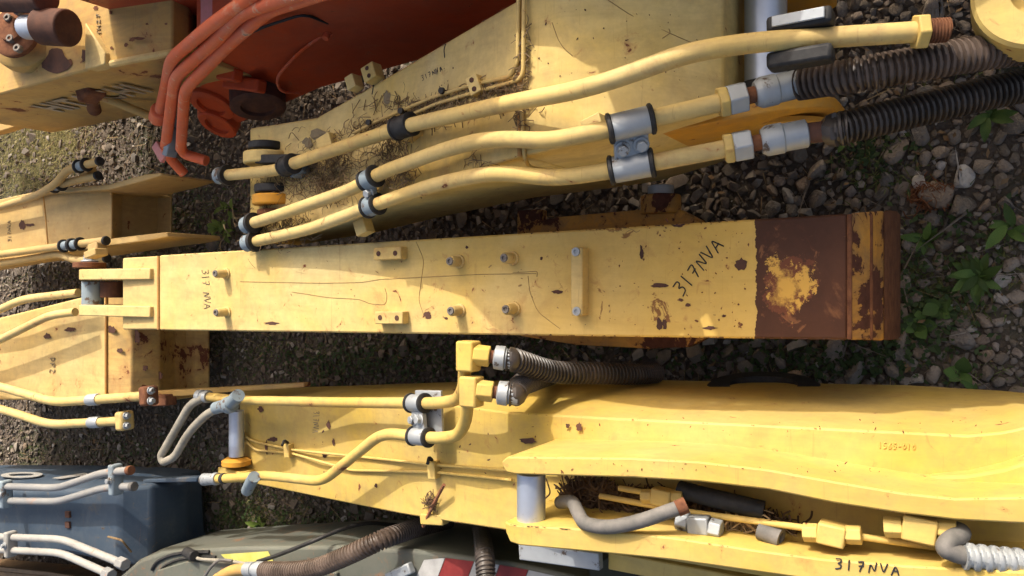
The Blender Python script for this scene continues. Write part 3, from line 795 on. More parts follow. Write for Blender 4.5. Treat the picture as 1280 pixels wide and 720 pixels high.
writing('317NVA', (392, 514), (-.2, 5.5), (7, 0.2), zB, M['inkfade'], boomB, 0.0015, .85)
for q in ((710, 532, 3, 3), (724, 534, 4, 6), (411, 531, 3, 6), (326, 511, 4, 4), (342, 549, 8, 3), (333, 560, 2, 10), (406, 568, 4, 4), (417, 552, 2, 5), (470, 607, 2, 3), (660, 551, 12, 4)):
    chip(q[0], q[1], q[2], q[3], zB(q[0]) + .008, M['rustdark'], boomB)

def edge_wear(parent, lines, n, mat, ln=(2, 11), dep=(.5, 2.4), name='edge_wear'):
    """flakes of bare rust along picture lines (px, py, z); the last entry of a line is the inward step in py"""
    m = MB()
    for line, dy in lines:
        xs_ = [q[0] for q in line]
        for _ in range(n):
            x0 = rng.uniform(min(xs_), max(xs_)); l_ = rng.uniform(*ln) * rng.uniform(.3, 1); d = rng.uniform(*dep) * rng.uniform(.3, 1)
            k = 7; a, b = [], []
            for i in range(k):
                x = x0 + l_ * i / (k - 1); y = lerp(xs_, [q[1] for q in line], x); z = lerp(xs_, [q[2] for q in line], x) + .0016
                f = math.sin(math.pi * (i + .15) / (k - .7)) * rng.uniform(.5, 1.2)
                a.append(P(x, y + dy * .35, z)); b.append(P(x, y + dy * (.4 + d * max(f, .05)), z))
            m.add(a + b, [(i, i + 1, k + i + 1, k + i) for i in range(k - 1)])
    o = mk(name, m, mat, parent, flat=True); o['kind'] = 'stuff'; return o


def specks(parent, box, zf, n, mat, size=(.4, 1.8), dens=None, name='paint_chips'):
    m = MB(); i = 0
    while i < n:
        x, y = rng.uniform(box[0], box[2]), rng.uniform(box[1], box[3])
        if dens and rng.random() > dens(x, y): continue
        i += 1; r_ = rng.uniform(*size) * rng.random() ** 1.5 + .3; a0 = rng.uniform(0, 3.1); el = rng.uniform(1, 2.8); k = 8; vs = []
        for j in range(k):
            a = 2 * math.pi * j / k; f = rng.uniform(.6, 1.25) * r_
            u_, v_ = math.cos(a) * f * el, math.sin(a) * f
            X_, Y_ = x + u_ * math.cos(a0) - v_ * math.sin(a0), y + u_ * math.sin(a0) + v_ * math.cos(a0); vs.append(P(X_, Y_, zf(X_, Y_) + .0014))
        m.add(vs, [tuple(range(k))])
    o = mk(name, m, mat, parent, flat=True); o['kind'] = 'stuff'; return o


edge_wear(stick, [([(199, 319.5, ZS), (1056, 267.3, ZS)], 1), ([(199, 412.3, ZS), (1056, 424.8, ZS)], -1)], 26, M['rust'])
edge_wear(stick, [([(640, s_u(640), ZS), (1056, 267.3, ZS)], 1), ([(640, s_d(640), ZS), (1056, 424.8, ZS)], -1)], 45, M['rustdark'])
specks(stick, (760, 272, 938, 420), zs, 90, M['rust'], (.3, 1.3), lambda x, y: (x - 700) / 240)
specks(stick, (300, 320, 780, 410), zs, 60, M['scratch'], (.3, 1.0))
la = [([(x, y, z) for x, y, z in zip(ax, au, az)], 1), ([(x, y, z) for x, y, z in zip(ax, al, az)], -1)]
edge_wear(boomA, la, 40, M['rust'])
specks(boomA, (400, 40, 640, 120), zA, 40, M['rustdark'], (.3, 1.0), lambda x, y: 1.0 if y > lerp(ax, au, x) + 6 else 0)
specks(boomA, (660, 5, 880, 130), zA, 45, M['rustdark'], (.3, 1.1))
edge_wear(boomB, [([(x, y, z) for x, y, z in zip(bx, bu, bz)], 1), ([(x, y, z) for x, y, z in zip(bx[:5], bl[:5], bz[:5])], -1), ([(x, y, 1.05) for x, y in l1l[2:]], -1), ([(x, y, 1.05) for x, y in l1u[2:]], 1), ([(x, y, 1.05) for x, y in l2u[2:]], 1)], 22, M['rust'], (1.5, 7), (.4, 1.5))
specks(boomB, (310, 512, 620, 595), zB, 70, M['rustdark'], (.3, 1.4))
specks(boomB, (650, 522, 1270, 548), zB, 45, M['rust'], (.3, 1.0))
specks(boomB, (650, 578, 1100, 592), lambda x, y: 1.05, 40, M['rust'], (.3, .9))
edge_wear(boomB, [([(634, 655, 1.05), (760, 664, 1.05)], 1)], 12, M['strawdark'], (4, 22), (.8, 3))

# ================================================================== L1: pale yellow stick end at far left, below the middle stick
b0 = P(80, 450, 0); b0.z = 0
st1 = thing('excavator_stick', b0, 'sunlit pale yellow stick end with two pipes along its lower edge, far left', 'excavator stick')
mk('box_section', body([(-90, 416, 498, .56, .25), (0, 397, 500, .56, .25), (132, 364, 500, .56, .22)]), M['yel_l'], st1, 0.008)
mk('nose_plate', body([(133, 364, 500, .555, .22), (165, 362, 500, .52, .18), (200, 378, 502, .40, .12), (218, 400, 500, .26, .08)]), paint('paint yellow flaking', (0.62, 0.38, 0.10), (0.64, 0.44, 0.17), 0.75, offs=14.1, dirt=0.5), st1, 0.008)
mk('weld_seam', MB().tube([P(132.5, y, .559) for y in (366, 400, 450, 499)], .006, 0, 8), M['weld'], st1)
pA, qa = pipe('hydraulic_pipe', [(-40, 473, .64), (20, 489, .64), (68, 503, .63), (182, 495, .60)], .021, M['yel_p'], st1, .1)
pB_, qb = pipe('hydraulic_pipe', [(-40, 500, .60), (20, 517, .60), (62, 531, .60), (152, 526, .57)], .021, M['yel_p'], st1, .1)
pipe('hydraulic_pipe', [(-40, 403, .66), (0, 387, .68), (28, 374, .68), (98, 366, .66)], .019, M['yel_p'], st1, .12)
pipe('hydraulic_pipe', [(-40, 443, .66), (0, 425, .67), (62, 394, .68), (94, 390, .66)], .019, M['yel_p'], st1, .12)
for q, cx in ((qa, 118), (qb, 120)):
    p, d = along(q, cx); sleeve(p, d, .021, .07, M['galv'], st1, rub=False, gap=1.2)
for q, mt in ((qa, 'rust'), (qb, 'yel_p')):
    d = (q[-1] - q[-2]).normalized(); p = q[-1]
    fl = mk('pipe_flange', MB().box(p + d * .02, .085, .05, .07, 0.1), M[mt], st1, 0.012)
    for sxx in (-1, 1):
        c = p + d * .046 + Vector((sxx * .022, 0, .012)); mk('flange_bolt', bolt_mb(c, d, .013, .02), M['galv'], fl, .001)
mk('side_rail', body([(190, 489, 497, .47, .40), (230, 487, 495, .47, .40), (300, 483, 489, .45, .40), (380, 478, 484, .42, .38)]), M['yel_h'], st1, 0.004)
mk('rail_bracket', MB().box(P(205, 500, .48), .05, .10, .06, .1), M['rust'], st1, 0.006)
writing('DPZ', (63, 447), (-.3, 8), (6, .1), lambda x, y: .562, M['inkfade'], st1, .0022, .9)
for q in ((140, 412, 6, 5), (170, 420, 6, 9), (150, 438, 4, 3), (60, 420, 5, 4), (180, 460, 6, 4), (200, 470, 4, 6), (88, 412, 8, 3)):
    z_ = lerp([133, 165, 200, 218], [.555, .52, .40, .26], q[0]) if q[0] > 133 else .56
    chip(*q, z_ + .004, M['rustdark'], st1)

# ================================================================== L2: khaki stick with rails and pipes on both sides
b0 = P(80, 275, 0); b0.z = 0
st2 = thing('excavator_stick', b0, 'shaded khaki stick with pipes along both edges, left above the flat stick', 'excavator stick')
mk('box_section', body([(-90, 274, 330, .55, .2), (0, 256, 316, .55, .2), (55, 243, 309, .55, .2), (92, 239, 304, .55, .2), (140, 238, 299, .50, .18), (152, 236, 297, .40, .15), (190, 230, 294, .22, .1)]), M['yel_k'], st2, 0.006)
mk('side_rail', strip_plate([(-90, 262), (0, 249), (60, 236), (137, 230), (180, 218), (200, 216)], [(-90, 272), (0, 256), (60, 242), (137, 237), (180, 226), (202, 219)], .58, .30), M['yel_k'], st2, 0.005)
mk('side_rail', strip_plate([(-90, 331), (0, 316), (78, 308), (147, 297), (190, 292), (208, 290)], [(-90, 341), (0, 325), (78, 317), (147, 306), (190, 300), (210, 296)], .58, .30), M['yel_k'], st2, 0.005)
RQ = .018
_, qa = pipe('hydraulic_pipe', [(-40, 268, .62), (0, 259, .62), (50, 243, .63), (72, 228, .66), (84, 212, .68), (123, 202, .68)], RQ, M['yel_k'], st2, .08)
_, qb = pipe('hydraulic_pipe', [(66, 234, .63), (85, 228, .63), (121, 220, .63)], RQ, M['yel_k'], st2, .04)
_, qc = pipe('hydraulic_pipe', [(-40, 324, .63), (0, 318, .63), (75, 308, .63), (131, 301, .62)], RQ, M['yel_k'], st2, .08)
_, qd = pipe('hydraulic_pipe', [(-40, 336, .60), (0, 330, .60), (75, 317, .60), (95, 326, .60), (132, 323, .60)], RQ, M['yel_k'], st2, .06)
for q in (qa, qb, qc, qd):
    d = (q[-1] - q[-2]).normalized(); mk('pipe_plug', MB().cyl(q[-1], q[-1] + d * .015, RQ * 1.15), M['black'], st2, .003)
for q, cx in ((qb, 72), (qc, 84), (qa, 103), (qc, 95)):
    p, d = along(q, cx); sleeve(p, d, RQ, .05, M['bluegalv'], st2, gap=1.15)
mk('mounting_block', MB().box(P(122, 311, .62), .05, .07, .05, .2), M['yel_k'], st2, .004)
mk('mounting_block', MB().box(P(110, 214, .60), .05, .06, .05, .2), M['yel_k'], st2, .004)
mk('weld_seam', MB().tube([P(x, y, .551) for x, y in ((54, 243), (57, 270), (60, 308))], .0035, 0, 6), M['weld'], st2)
chip(28, 281, 4, 7, .551, M['rustdark'], st2); chip(38, 281, 6, 2, .551, M['rustdark'], st2)
writing('317NVA', (14, 302), (-.3, -6), (-4, .1), lambda x, y: .551, M['inkfade'], st2, .0016, .75)

# ================================================================== L3: worn yellow boom with lettering, top left
b0 = P(100, 40, 0); b0.z = 0
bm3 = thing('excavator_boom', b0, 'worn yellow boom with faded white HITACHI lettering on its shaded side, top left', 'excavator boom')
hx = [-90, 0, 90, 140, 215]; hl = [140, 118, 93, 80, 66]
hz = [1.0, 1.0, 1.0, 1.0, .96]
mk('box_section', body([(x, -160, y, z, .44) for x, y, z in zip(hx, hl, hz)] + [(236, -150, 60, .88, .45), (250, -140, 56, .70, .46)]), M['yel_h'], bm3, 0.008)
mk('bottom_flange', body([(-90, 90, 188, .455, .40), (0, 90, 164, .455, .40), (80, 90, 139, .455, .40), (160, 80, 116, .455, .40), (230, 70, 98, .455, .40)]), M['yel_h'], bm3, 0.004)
mk('edge_bead', MB().tube([P(140, 80, 1.0), P(180, 72, .99), P(215, 66, .975), P(245, 60, .84)], .014, .02, 8), M['yel_l'], bm3)
bc = P(14, 42, 1.06)
bo = mk('pivot_boss', MB().lathe(bc - Vector((0, 0, .08)), (0.25, -.5, 1), [(0, .15), (.05, .15), (.06, .14), (.075, .10), (.08, .06)], 36), M['yel_h'], bm3, angle=40)
mk('seal_flange', MB().lathe(P(22, 42, 1.085), (0.15, -.4, 1), [(0, .10), (.02, .10), (.025, .093), (.025, .05), (.04, .045)], 30), M['rust'], bo, angle=40)
for (x, y) in ((13, 24), (25, 16), (16, 50), (25, 62)):
    c = P(x, y, 1.11); mk('cap_screw', MB().lathe(c, (.15, -.4, 1), [(0, .015), (.018, .015), (.020, .013), (.020, .007), (.010, .007)], 16), M['rustgalv'], bo, angle=40)
mk('roller', MB().cyl(P(52, 33, 1.14), P(86, 35, 1.11), .066, n=32), M['rustdark'], bm3, 0.006)
mk('roller_shaft', MB().cyl(P(34, 34, 1.12), P(54, 34, 1.13), .045), M['chrome'], bm3, 0.002)
mk('roller', MB().cyl(P(0, -2, 1.16), P(58, -2, 1.16), .05, n=28), M['rustdark'], bm3, 0.006)
mk('ear_plate', body([(106, 28, 86, 1.03, .98), (118, 46, 84, 1.03, .98), (131, 66, 80, 1.02, .98)]), M['yel_l'], bm3, 0.004)
mk('dark_patch', MB().add([P(70 + 16 * math.cos(a) * (1 + .3 * math.sin(3 * a)), 76 + 16 * math.sin(a), 1.0025) for a in np.linspace(0, 2 * math.pi, 18)[:-1]], [tuple(range(17))]), M['rustdark'], bm3)  # flat dark patch on the top face
chip(105, 70, 3, 10, 1.001, M['rustdark'], bm3)
for q in ((120, 10, 3, 3), (139, 16, 2, 3), (126, 52, 3, 3), (165, 50, 4, 2), (172, 48, 10, 2), (158, 56, 3, 3), (140, 60, 2, 2), (88, 78, 4, 6), (184, 30, 2, 1.5), (208, 30, 2, 1.5)):
    chip(*q, 1.001, M['rust'], bm3)
writing('TH27', (126, 44), (-.4, -9), (-4.5, .2), lambda x, y: 1.001, M['inkfade'], bm3, .0022, .8)
p0 = P(-90, 140, 1.0); p1 = P(140, 80, 1.0); u = (p1 - p0).normalized()
e0 = P(-14, 122, 1.0)
letters3d('HITACHI', Vector((e0.x, e0.y, 0.70)) + Vector((-.004, 0, 0)), u, (0, 0, 1), M['lettering'], bm3, .19, xs_=.78)
mk('valve_stub', MB().cyl(P(113, 112, .80), P(118, 137, .62), .03), M['rust'], bm3, .004)
mk('valve_body', MB().box(P(113, 113, .82), .08, .09, .08, .4), M['rust'], bm3, .01)
pipe('side_pipe', [(120, 118, .76), (150, 130, .70), (182, 143, .62), (200, 150, .58)], .018, M['yel_h'], bm3, .06)

# ================================================================== O: orange boom with drooping pipes
b0 = P(330, 60, 0); b0.z = 0
bm4 = thing('excavator_boom', b0, 'orange red boom with three drooping orange pipes, upper left', 'excavator boom')
ox = [246, 300, 400, 520, 660]
oe = [(40, .95), (2, 1.02), (-45, 1.15), (-75, 1.25), (-100, 1.3)]
om = [(100, .66), (86, .66), (38, .70), (5, .75), (-30, .75)]
obt = [(154, .42), (156, .40), (112, .34), (78, .32), (45, .32)]
rs = []
for x, e, m_, bq in zip(ox, oe, om, obt):
    a = P(x, e[0], e[1]); m2 = P(x, *m_); c = P(x, *bq)
    rs.append([a, m2, c, Vector((c.x + .45, c.y, bq[1] - .05)), Vector((a.x + .45, a.y, a.z))])
mk('box_section', MB().rings(rs), M['orange'], bm4, 0.02)
mb = MB(); mb.rings([[Vector(q) for q in ((x0, y, z), (x0, y, .8), (1.55, y, .8), (1.55, y, z))] for y, x0, z in ((2.75, 1.02, 1.34), (1.9, 1.0, 1.36), (1.6, 1.0, 1.50), (1.5, 1.0, 1.58), (1.12, 1.0, 1.58), (1.02, 1.0, 1.05))])  # unseen block added to shade the upper boom, profile shaped for its shadow
mk('shade_block', mb, M['orange'], bm4, 0.01)
mk('top_plate', body([(250, -40, 36, .97, .95), (300, -60, 6, .99, .97), (370, -80, -20, 1.0, .98)]), M['pink'], bm4, 0.005)


def oside(x, f):
    """point on the orange boom's shaded side: f = 0 at its upper edge, 1 at its bottom"""
    e = P(x, lerp(ox, [q[0] for q in oe], x), lerp(ox, [q[1] for q in oe], x)); m_ = P(x, lerp(ox, [q[0] for q in om], x), .66); c = P(x, lerp(ox, [q[0] for q in obt], x), lerp(ox, [q[1] for q in obt], x))
    return e.lerp(m_, f / .5) if f < .5 else m_.lerp(c, (f - .5) / .5)


def onorm(x, f):
    a = oside(x + 8, f) - oside(x - 8, f); b = oside(x, f + .04) - oside(x, f - .04); n = a.cross(b).normalized()
    return n if n.x < 0 else -n


for (x, f, r, mt, h) in ((266, .76, .095, 'orange', .02), (275, .955, .085, 'orange', .03), (322, .80, .11, 'rustdark', .05)):
    c = oside(x, f); n = onorm(x, f)
    o = mk('pin_boss', MB().lathe(c - n * .02, n, [(0, r), (.02 + h, r), (.025 + h, r * .93), (.025 + h, r * .62), (.01 + h, r * .60), (.01 + h, r * .1)], 36), M[mt], bm4, angle=40)
for (x, f, ln) in ((288, .50, .10), (306, .62, .20)):
    c = oside(x, f); n = onorm(x, f); mk('stop_block', MB().box(c + n * .015, .05, ln, .05, -.2), M['orange'], bm4, .008)
RO = .021
ops = [[(325, -12, 1.20), (262, 33, 1.12), (214, 74, 1.0), (206, 115, .84), (199, 143, .74)],
       [(390, -14, 1.22), (299, 18, 1.14), (268, 53, 1.06), (219, 96, .94), (207, 182, .66)],
       [(420, -14, 1.20), (335, 13, 1.12), (286, 55, 1.04), (231, 112, .90), (226, 186, .66)]]
for q in ops: pipe('drooping_pipe', q, RO, M['orange_p'], bm4, .07)
mk('pipe_collar', MB().cyl(P(200, 138, .76), P(197, 148, .72), .035), M['orange_p'], bm4, .004)
mk('pipe_stub', MB().tube([P(207, 184, .65), P(211, 196, .62), P(230, 217, .55)], RO, .03), M['orange_p'], bm4)
mk('pipe_stub', MB().tube([P(226, 185, .66), P(231, 193, .63), P(258, 201, .60)], RO, .03), M['orange_p'], bm4)
mk('pipe_bracket', MB().box(P(217, 172, .66), .03, .16, .05, 1.2), M['bluegalv'], bm4, .004)
mk('pipe_bracket', MB().box(P(200, 190, .64), .09, .04, .02, .7), M['pink'], bm4, .004)
cl = oside(345, .62); cn = onorm(345, .6)
mk('grease_line', MB().tube([oside(412, .5) - Vector((.01, 0, 0)), oside(375, .5) - Vector((.04, 0, 0)), oside(345, .58) - Vector((.06, 0, 0)), oside(350, .72) - Vector((.06, 0, 0)), oside(375, .88) - Vector((.03, 0, 0))], .006, .1, 8), M['orange_p'], bm4)
mk('grease_nipple', MB().lathe(oside(412, .5), (-1, 0, .5), [(0, .02), (.02, .02), (.02, .012), (.05, .012)], 10), M['orange_p'], bm4)
mk('cable_line', MB().tube([oside(290, .22) - Vector((.012, 0, 0)), oside(330, .22) - Vector((.012, 0, 0)), oside(380, .26) - Vector((.012, 0, 0)), oside(410, .42) - Vector((.012, 0, 0))], .005, .05, 6), M['black'], bm4)

# ================================================================== V: slate blue stick, bottom left
b0 = P(70, 655, 0); b0.z = 0
bm5 = thing('excavator_stick', b0, 'slate blue stick with VOLVO lettering and grey pipes, bottom left corner', 'excavator stick')
mk('box_section', body([(-90, 615, 688, .55, .12, (588, .30)), (0, 614, 690, .55, .12, (588, .30)), (80, 613, 692, .55, .12, (589, .30)), (148, 610, 704, .53, .12, (590, .28)), (190, 606, 714, .42, .1, (591, .25)), (232, 600, 722, .22, .08, (592, .18))]), M['blue'], bm5, 0.02, seg=3)
RV = .017
_, v1 = pipe('hydraulic_pipe', [(-40, 607, .63), (0, 608, .63), (73, 610, .63), (128, 591, .66), (162, 588, .66)], RV, M['grey_p'], bm5, .08)
_, v2 = pipe('hydraulic_pipe', [(-40, 625, .62), (0, 626, .62), (73, 627, .62), (132, 609, .64), (166, 608, .64)], RV, M['grey_p'], bm5, .08)
_, v3 = pipe('hydraulic_pipe', [(-40, 669, .62), (0, 671, .62), (78, 674, .62), (152, 704, .64)], RV, M['palegrey'], bm5, .08)
_, v4 = pipe('hydraulic_pipe', [(-40, 685, .62), (0, 687, .62), (76, 691, .62), (135, 717, .64)], RV, M['palegrey'], bm5, .08)
for qa, qb, cx in ((v1, v2, 8), (v3, v4, 14), (v1, v2, 146)):
    pa, da = along(qa, cx); pb, db = along(qb, cx)
    o = mk('pipe_bridge', MB().box((pa + pb) / 2 + Vector((0, 0, .005)), abs(pa.x - pb.x) + .06, .035, .055, 0.05), M['bluegalv'] if cx != 14 else M['palegrey'], bm5, .008)
    mk('bolt', bolt_mb((pa + pb) / 2 + Vector((0, 0, .032)), (0, 0, 1), .012, .018), M['galv'], o, .001)
for q in (v1, v2):
    d = (q[-1] - q[-2]).normalized(); mk('pipe_plug', MB().cyl(q[-1] - d * .01, q[-1] + d * .012, RV * 1.2), M['rust'] if q is v1 else M['hose'], bm5, .003)
for q in (v3, v4):
    d = (q[-1] - q[-2]).normalized(); mk('coupling_nut', MB().cyl(q[-1] - d * .02, q[-1] + d * .03, RV * 1.6, n=6), M['grey_p'], bm5, .003)
for y in (643, 656): mk('bolt_socket', MB().box(P(85, y, .552), .03, .035, .012, .1), M['rustdark'], bm5, .002)
pa = P(120, 608, .50); sa, sb_ = P(128, 590, .30), P(0, 588, .30); ta, tb = P(128, 611, .54), P(0, 614, .55)
vn = (ta - sa).normalized(); uu = (sb_ - sa).normalized(); nn = uu.cross(vn).normalized()
vo = sa.lerp(ta, .22) + nn * .008 * (1 if nn.x > 0 else -1)
letters3d('VOLVO', vo, uu, vn, M['palegrey'], bm5, .21, depth=.002, shear=.3, xs_=2.3)
mk('end_rail', body([(178, 599, 604, .40, .34), (246, 596, 603, .38, .33)]), M['blue'], bm5, .006)
mk('twig', MB().tube([P(135, 671, .56), P(152, 675, .57), P(164, 690, .52)], .005, .02, 6), M['straw'], bm5)

# ================================================================== G: grey green boom along the bottom
b0 = P(400, 700, 0); b0.z = 0
bm6 = thing('excavator_boom', b0, 'grey green boom with red and white hazard stripes along the bottom edge', 'excavator boom')
gx = [150, 175, 205, 300, 420, 530, 640, 740]; gy = [722, 700, 689, 683, 682, 688, 702, 724]; gs = [721, 697, 685, 679, 674, 678, 695, 713]
mk('box_section', body([(x, y, 830, .50, .05, (s, .38)) for x, y, s in zip(gx, gy, gs)]), M['green'], bm6, 0.015, seg=3)
ring = [(190, 712), (196, 702), (212, 694), (235, 690), (262, 690)]
mk('rim_groove', MB().tube([P(x, y, .503) for x, y in ring], .008, .05, 6), M['black'], bm6)
mk('rim_groove', MB().tube([P(x + 8, y + 6, .503) for x, y in ring], .006, .05, 6), M['black'], bm6)
mk('raised_pad', body([(196, 713, 740, .52, .49), (232, 702, 740, .52, .49), (330, 704, 740, .52, .49), (420, 716, 740, .52, .49)]), M['green'], bm6, 0.006)
mk('lime_label', MB().add([P(276, 693, .505), P(335, 689, .505), P(342, 702, .505), P(290, 708, .505)], [(0, 1, 2, 3)]), M['lime'], bm6)
for i, (a, b) in enumerate(((530, 556), (557, 592), (593, 624), (625, 660), (661, 694))):
    f = lambda x, o: lerp(gx, gy, x) + o
    sh = 10
    mk('hazard_stripe', MB().add([P(a, f(a, 6 if i else 12), .504), P(b, f(b, 6), .504), P(b - sh, f(b - sh, 34), .504), P(a - sh, f(a - sh, 34), .504)], [(0, 1, 2, 3)]), M['sign_w' if i % 2 == 0 else 'sign_r'], bm6)
hp = [P(x, y, z) for x, y, z in ((330, 713, .60), (365, 714, .62), (398, 710, .63), (440, 692, .64), (480, 673, .60), (520, 660, .40), (560, 650, .2))]
ho = mk('hydraulic_hose', MB().tube(hp, .026, .15), M['hose'], bm6, angle=60)
mk('spiral_guard', MB().spiral(hp, .030, .005, .014, fil=.15), M['guardrust'], ho, angle=30)
mk('hose_ferrule', MB().lathe(P(336, 713, .60), P(300, 711, .58) - P(336, 713, .60), [(0, .032), (.07, .032), (.075, .026), (.09, .026), (.09, .03), (.14, .028)]), M['galv'], bm6, angle=40)
mk('bent_pipe', MB().tube([P(312, 711, .585), P(290, 713, .59), P(272, 724, .57)], .024, .05), M['yel_h'], bm6, angle=60)
hp = [P(x, y, z) for x, y, z in ((598, 655, .12), (603, 672, .38), (606, 695, .62), (608, 730, .66))]
ho = mk('hydraulic_hose', MB().tube(hp, .024, .1), M['black'], bm6, angle=60); mk('spiral_guard', MB().spiral(hp, .028, .004, .012, fil=.1), M['guard'], ho, angle=30)
mk('black_cable', MB().tube([P(x, y, z) for x, y, z in ((322, 702, .53), (345, 695, .56), (395, 675, .56), (430, 660, .45), (460, 653, .35), (500, 657, .2))], .008, .15, 8), M['black'], bm6)
mk('grey_cable', MB().tube([P(x, y, z) for x, y, z in ((236, 692, .52), (248, 699, .53), (270, 700, .54), (300, 703, .53), (316, 708, .53))], .007, .06, 8), M['hosepale'], bm6)
mk('grey_cable', MB().tube([P(x, y, z) for x, y, z in ((255, 722, .55), (264, 708, .56), (274, 699, .56), (290, 701, .54))], .006, .06, 8), M['hose'], bm6)
mk('cable_gland', MB().cyl(P(233, 690, .51), P(243, 695, .54), .022), M['black'], bm6, .004)
mk('latch', MB().box(P(500, 716, .53), .04, .12, .03, .5), M['galv'], bm6, .006)
# low brown beam in the corner
b0 = P(20, 722, 0); b0.z = 0
bm7 = thing('steel_beam', b0, 'low brown steel beam in the bottom left corner, below the slate blue stick', 'beam')
mk('beam_body', body([(-60, 708, 790, .22, .02), (60, 720, 800, .22, .02), (110, 728, 800, .22, .02)]), M['brown'], bm7, .006)
mk('beam_flange', body([(-60, 703, 708, .24, .21), (60, 715, 720, .24, .21), (110, 723, 728, .24, .21)]), M['brown'], bm7, .003)

# ================================================================== Y: boom with round yellow lug, top right corner (unseen sections added to cast shade)
b0 = Vector((1.25, -.2, 0))
bm8 = thing('excavator_boom', b0, 'yellow boom end plate poking in at the top right corner, with unseen shading sections added', 'excavator boom')
lc = P(1300, -12, .98)
mk('round_lug', MB().lathe(lc - Vector((0, 0, .09)), (0.05, 0, 1), [(0, .115), (.085, .115), (.092, .108), (.092, .05), (.06, .05)], 48), M['yel_b'], bm8, angle=40)
mb = MB(); mb.rings([[Vector(q) for q in ((.85, y, .98), (.85, y, .42), (1.35, y, .42), (1.35, y, .98))] for y in (lc.y - .05, lc.y - .6, lc.y - 1.6)])  # unseen box added to keep the ground at right in shade
mk('box_section', mb, M['yel_b'], bm8, .01)
mb = MB(); mb.rings([[Vector(q) for q in ((.98, y, z), (.98, y, .35), (1.45, y, .35), (1.45, y, z * 1.12))] for y, z in ((.96, 1.05), (.84, 1.60), (.50, 1.60), (.32, 1.38), (lc.y - .04, 1.20))])  # unseen section added, its height profile shaped for the shadow it casts
mk('front_section', mb, M['yel_b'], bm8, .01)

# ================================================================== GROUND
nr = np.random.default_rng(5)


def gz(x, y):
    return 0.018 * mnoise.noise((x * 1.7, y * 1.7, 3.1)) + 0.010 * mnoise.noise((x * 6, y * 6, 1.0))


m, t, b = nt('gravelly soil')
v = N(t, 'ShaderNodeTexCoord').outputs['Object']
vo_ = N(t, 'ShaderNodeTexVoronoi', inp={'Scale': 34.0}); L(t, v, vo_.inputs['Vector'])
cc = mix(t, ramp(t, noise(t, v, 3.5, 6), [(0.35, 0), (0.65, 1)]), (0.055, 0.041, 0.029), (0.10, 0.077, 0.058))
cc = mix(t, ramp(t, noise(t, v, 1.1, 5), [(0.5, 0), (0.68, 1)]), cc, (0.06, 0.07, 0.03))
cc = mix(t, ramp(t, noise(t, v, 60, 4), [(0.45, 0), (0.75, 0.6)]), cc, (0.13, 0.105, 0.08))
L(t, cc, b.inputs['Base Color']); b.inputs['Roughness'].default_value = 0.95
hh = math_(t, 'ADD', noise(t, v, 45, 6, 0.7), math_(t, 'MULTIPLY', vo_.outputs['Distance'], 0.8))
bp = N(t, 'ShaderNodeBump', inp={'Strength': 0.9, 'Distance': 0.015}); L(t, hh, bp.inputs['Height']); L(t, bp.outputs[0], b.inputs['Normal'])
M['soil'] = m
xs = sorted(set([-300, -80, -20, -8, -4] + list(np.linspace(-2.6, 2.8, 110)) + [5, 10, 25, 90, 300]))
ys = sorted(set([-300, -80, -20, -6, -2] + list(np.linspace(-1.0, 6.5, 150)) + [9, 14, 30, 100, 300]))
gm = MB(); gm.v = [(x, y, gz(x, y)) for y in ys for x in xs]
nx = len(xs); gm.f = [(j * nx + i, j * nx + i + 1, (j + 1) * nx + i + 1, (j + 1) * nx + i) for j in range(len(ys) - 1) for i in range(nx - 1)]
ground = tag(mk('ground', gm, M['soil']), kind='structure')


def hull_stone(seed, npt):
    r = random.Random(seed); bm = bmesh.new(); sx, sy, sz = 1.0, r.uniform(.62, .95), r.uniform(.40, .65)
    for _ in range(npt):
        d = Vector((r.gauss(0, 1), r.gauss(0, 1), r.gauss(0, 1))).normalized()
        p_ = 0.75
        d = Vector([math.copysign(abs(c) ** p_, c) for c in d]) * r.uniform(.8, 1.0)
        bm.verts.new((d.x * sx / 2, d.y * sy / 2, d.z * sz / 2))
    g = bmesh.ops.convex_hull(bm, input=bm.verts)
    bmesh.ops.delete(bm, geom=[q for q in bm.verts if not q.link_faces], context='VERTS')
    bmesh.ops.triangulate(bm, faces=bm.faces)
    bmesh.ops.recalc_face_normals(bm, faces=bm.faces)
    return bm


